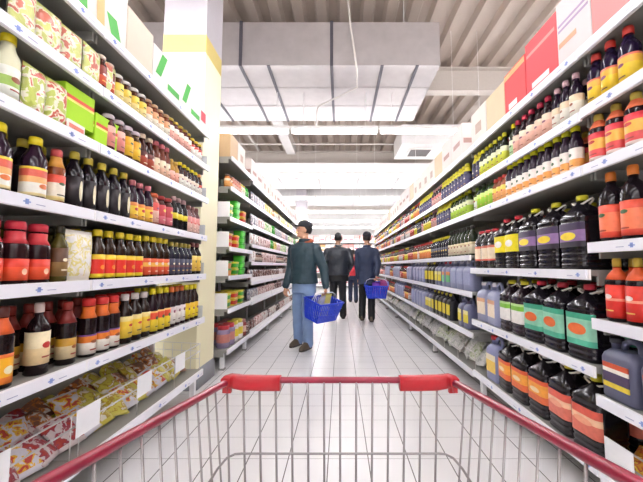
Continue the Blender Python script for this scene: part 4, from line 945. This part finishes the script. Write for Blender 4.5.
rgt = person('person in navy coat and flat cap carrying a basket on right', (.575, 7.05, 0), PI-.15, 1.87, 0, 'c89a80', mat('2a3550', .65, var=.25, scale=9, bump=.3), mat('17181d', .7), mat('5a4c40', .6), '241d1a',
    (HANG(1, -.05, .06), RH), ((.02, -.06), (-.0, .08)), .74, mat('23242e', .7), None, .9)
far_ = person('person in red coat half hidden between two dark-coated shoppers', (.42, 10.6, 0), PI, 1.68, 0, 'c89a80', mat('c8303c', .6, var=.2), mat('26304a', .7), mat('2a2422', .6), '2a1c18',
    (HANG(1), HANG(-1)), ((.0, -.1), (.0, .12)), .82)
def hand_pos(p, arm, k):
    wr = Vector(arm[1])*k + Vector(arm[2]).normalized()*.105
    M = Matrix.Translation(p.location) @ Matrix.Rotation(p.rotation_euler.z, 4, 'Z')
    return M @ wr
def hang_basket(hp, yaw, roll, label):
    R = Matrix.Rotation(yaw, 4, 'Z') @ Matrix.Rotation(roll, 4, 'X')
    off = R @ Vector((0, 0, .382-.012))
    loc = Vector(hp) - off
    return basket(label, tuple(loc), R.to_euler(), None), R, loc
def fill(R, loc, spots, kind_labels):
    M = Matrix.Translation(loc) @ R
    for (x, y, z, rz, rx, a, b, c, lab) in spots:
        g = G(); A, B, Cc = (mat(q, .28, var=.14, scale=18, bump=.5) for q in (a, b, c)); g.mi(A)
        pillow(g, .16, .33, .07, lambda u, v: B if -.2 < v < .2 else Cc if abs(u) < .4 and v < -.2 else A)
        o = g.build('food_packet'); o.matrix_world = M @ Matrix.Translation((x, y, z)) @ Matrix.Rotation(rz, 4, 'Z') @ Matrix.Rotation(rx, 4, 'X')
        tag(o, lab, 'packet')
hp = hand_pos(man, HOLD(1, .07, .0), 1.80/1.8)
_, R, loc = hang_basket(hp, math.radians(50), math.radians(16), 'blue plastic basket hanging from the hand of teal-jacketed person')
fill(R, loc, [(-.1, 0, .02, .3, .12, 'e8e6ea', '9ab0dc', 'dcdce4', 'white packet standing in the teal-jacketed person\'s blue basket'), (.07, .02, .02, -.4, -.1, 'e4d87a', 'ece8e0', 'c8d0e8', 'yellow and white packet in the teal-jacketed person\'s basket')], None)
hp = hand_pos(rgt, RH, 1.87/1.8)
_, R, loc = hang_basket(hp, math.radians(-8), math.radians(14), 'blue plastic basket carried by the navy-coated person')
fill(R, loc, [(-.02, 0, .02, .2, .3, '8a4ac0', 'c86ab8', 'b08ad8', 'purple packet lying in the navy-coated person\'s basket'), (.13, .02, .02, -.3, -.2, 'c85a9a', 'd8a0c8', '8a5ac8', 'pink packet at the right end of navy-coated person\'s basket')], None)

# ------------------------------------------------------------------ light and view
w = bpy.data.worlds.new('world'); SC.world = w; w.use_nodes = True
w.node_tree.nodes['Background'].inputs[0].default_value = (.97, .98, 1, 1); w.node_tree.nodes['Background'].inputs[1].default_value = .3
vs_ = SC.view_settings; vs_.view_transform = 'Standard'; vs_.look = 'None'; vs_.gamma = 1; vs_.exposure = 0.8
try: SC.cycles.use_denoising = True
except Exception: pass
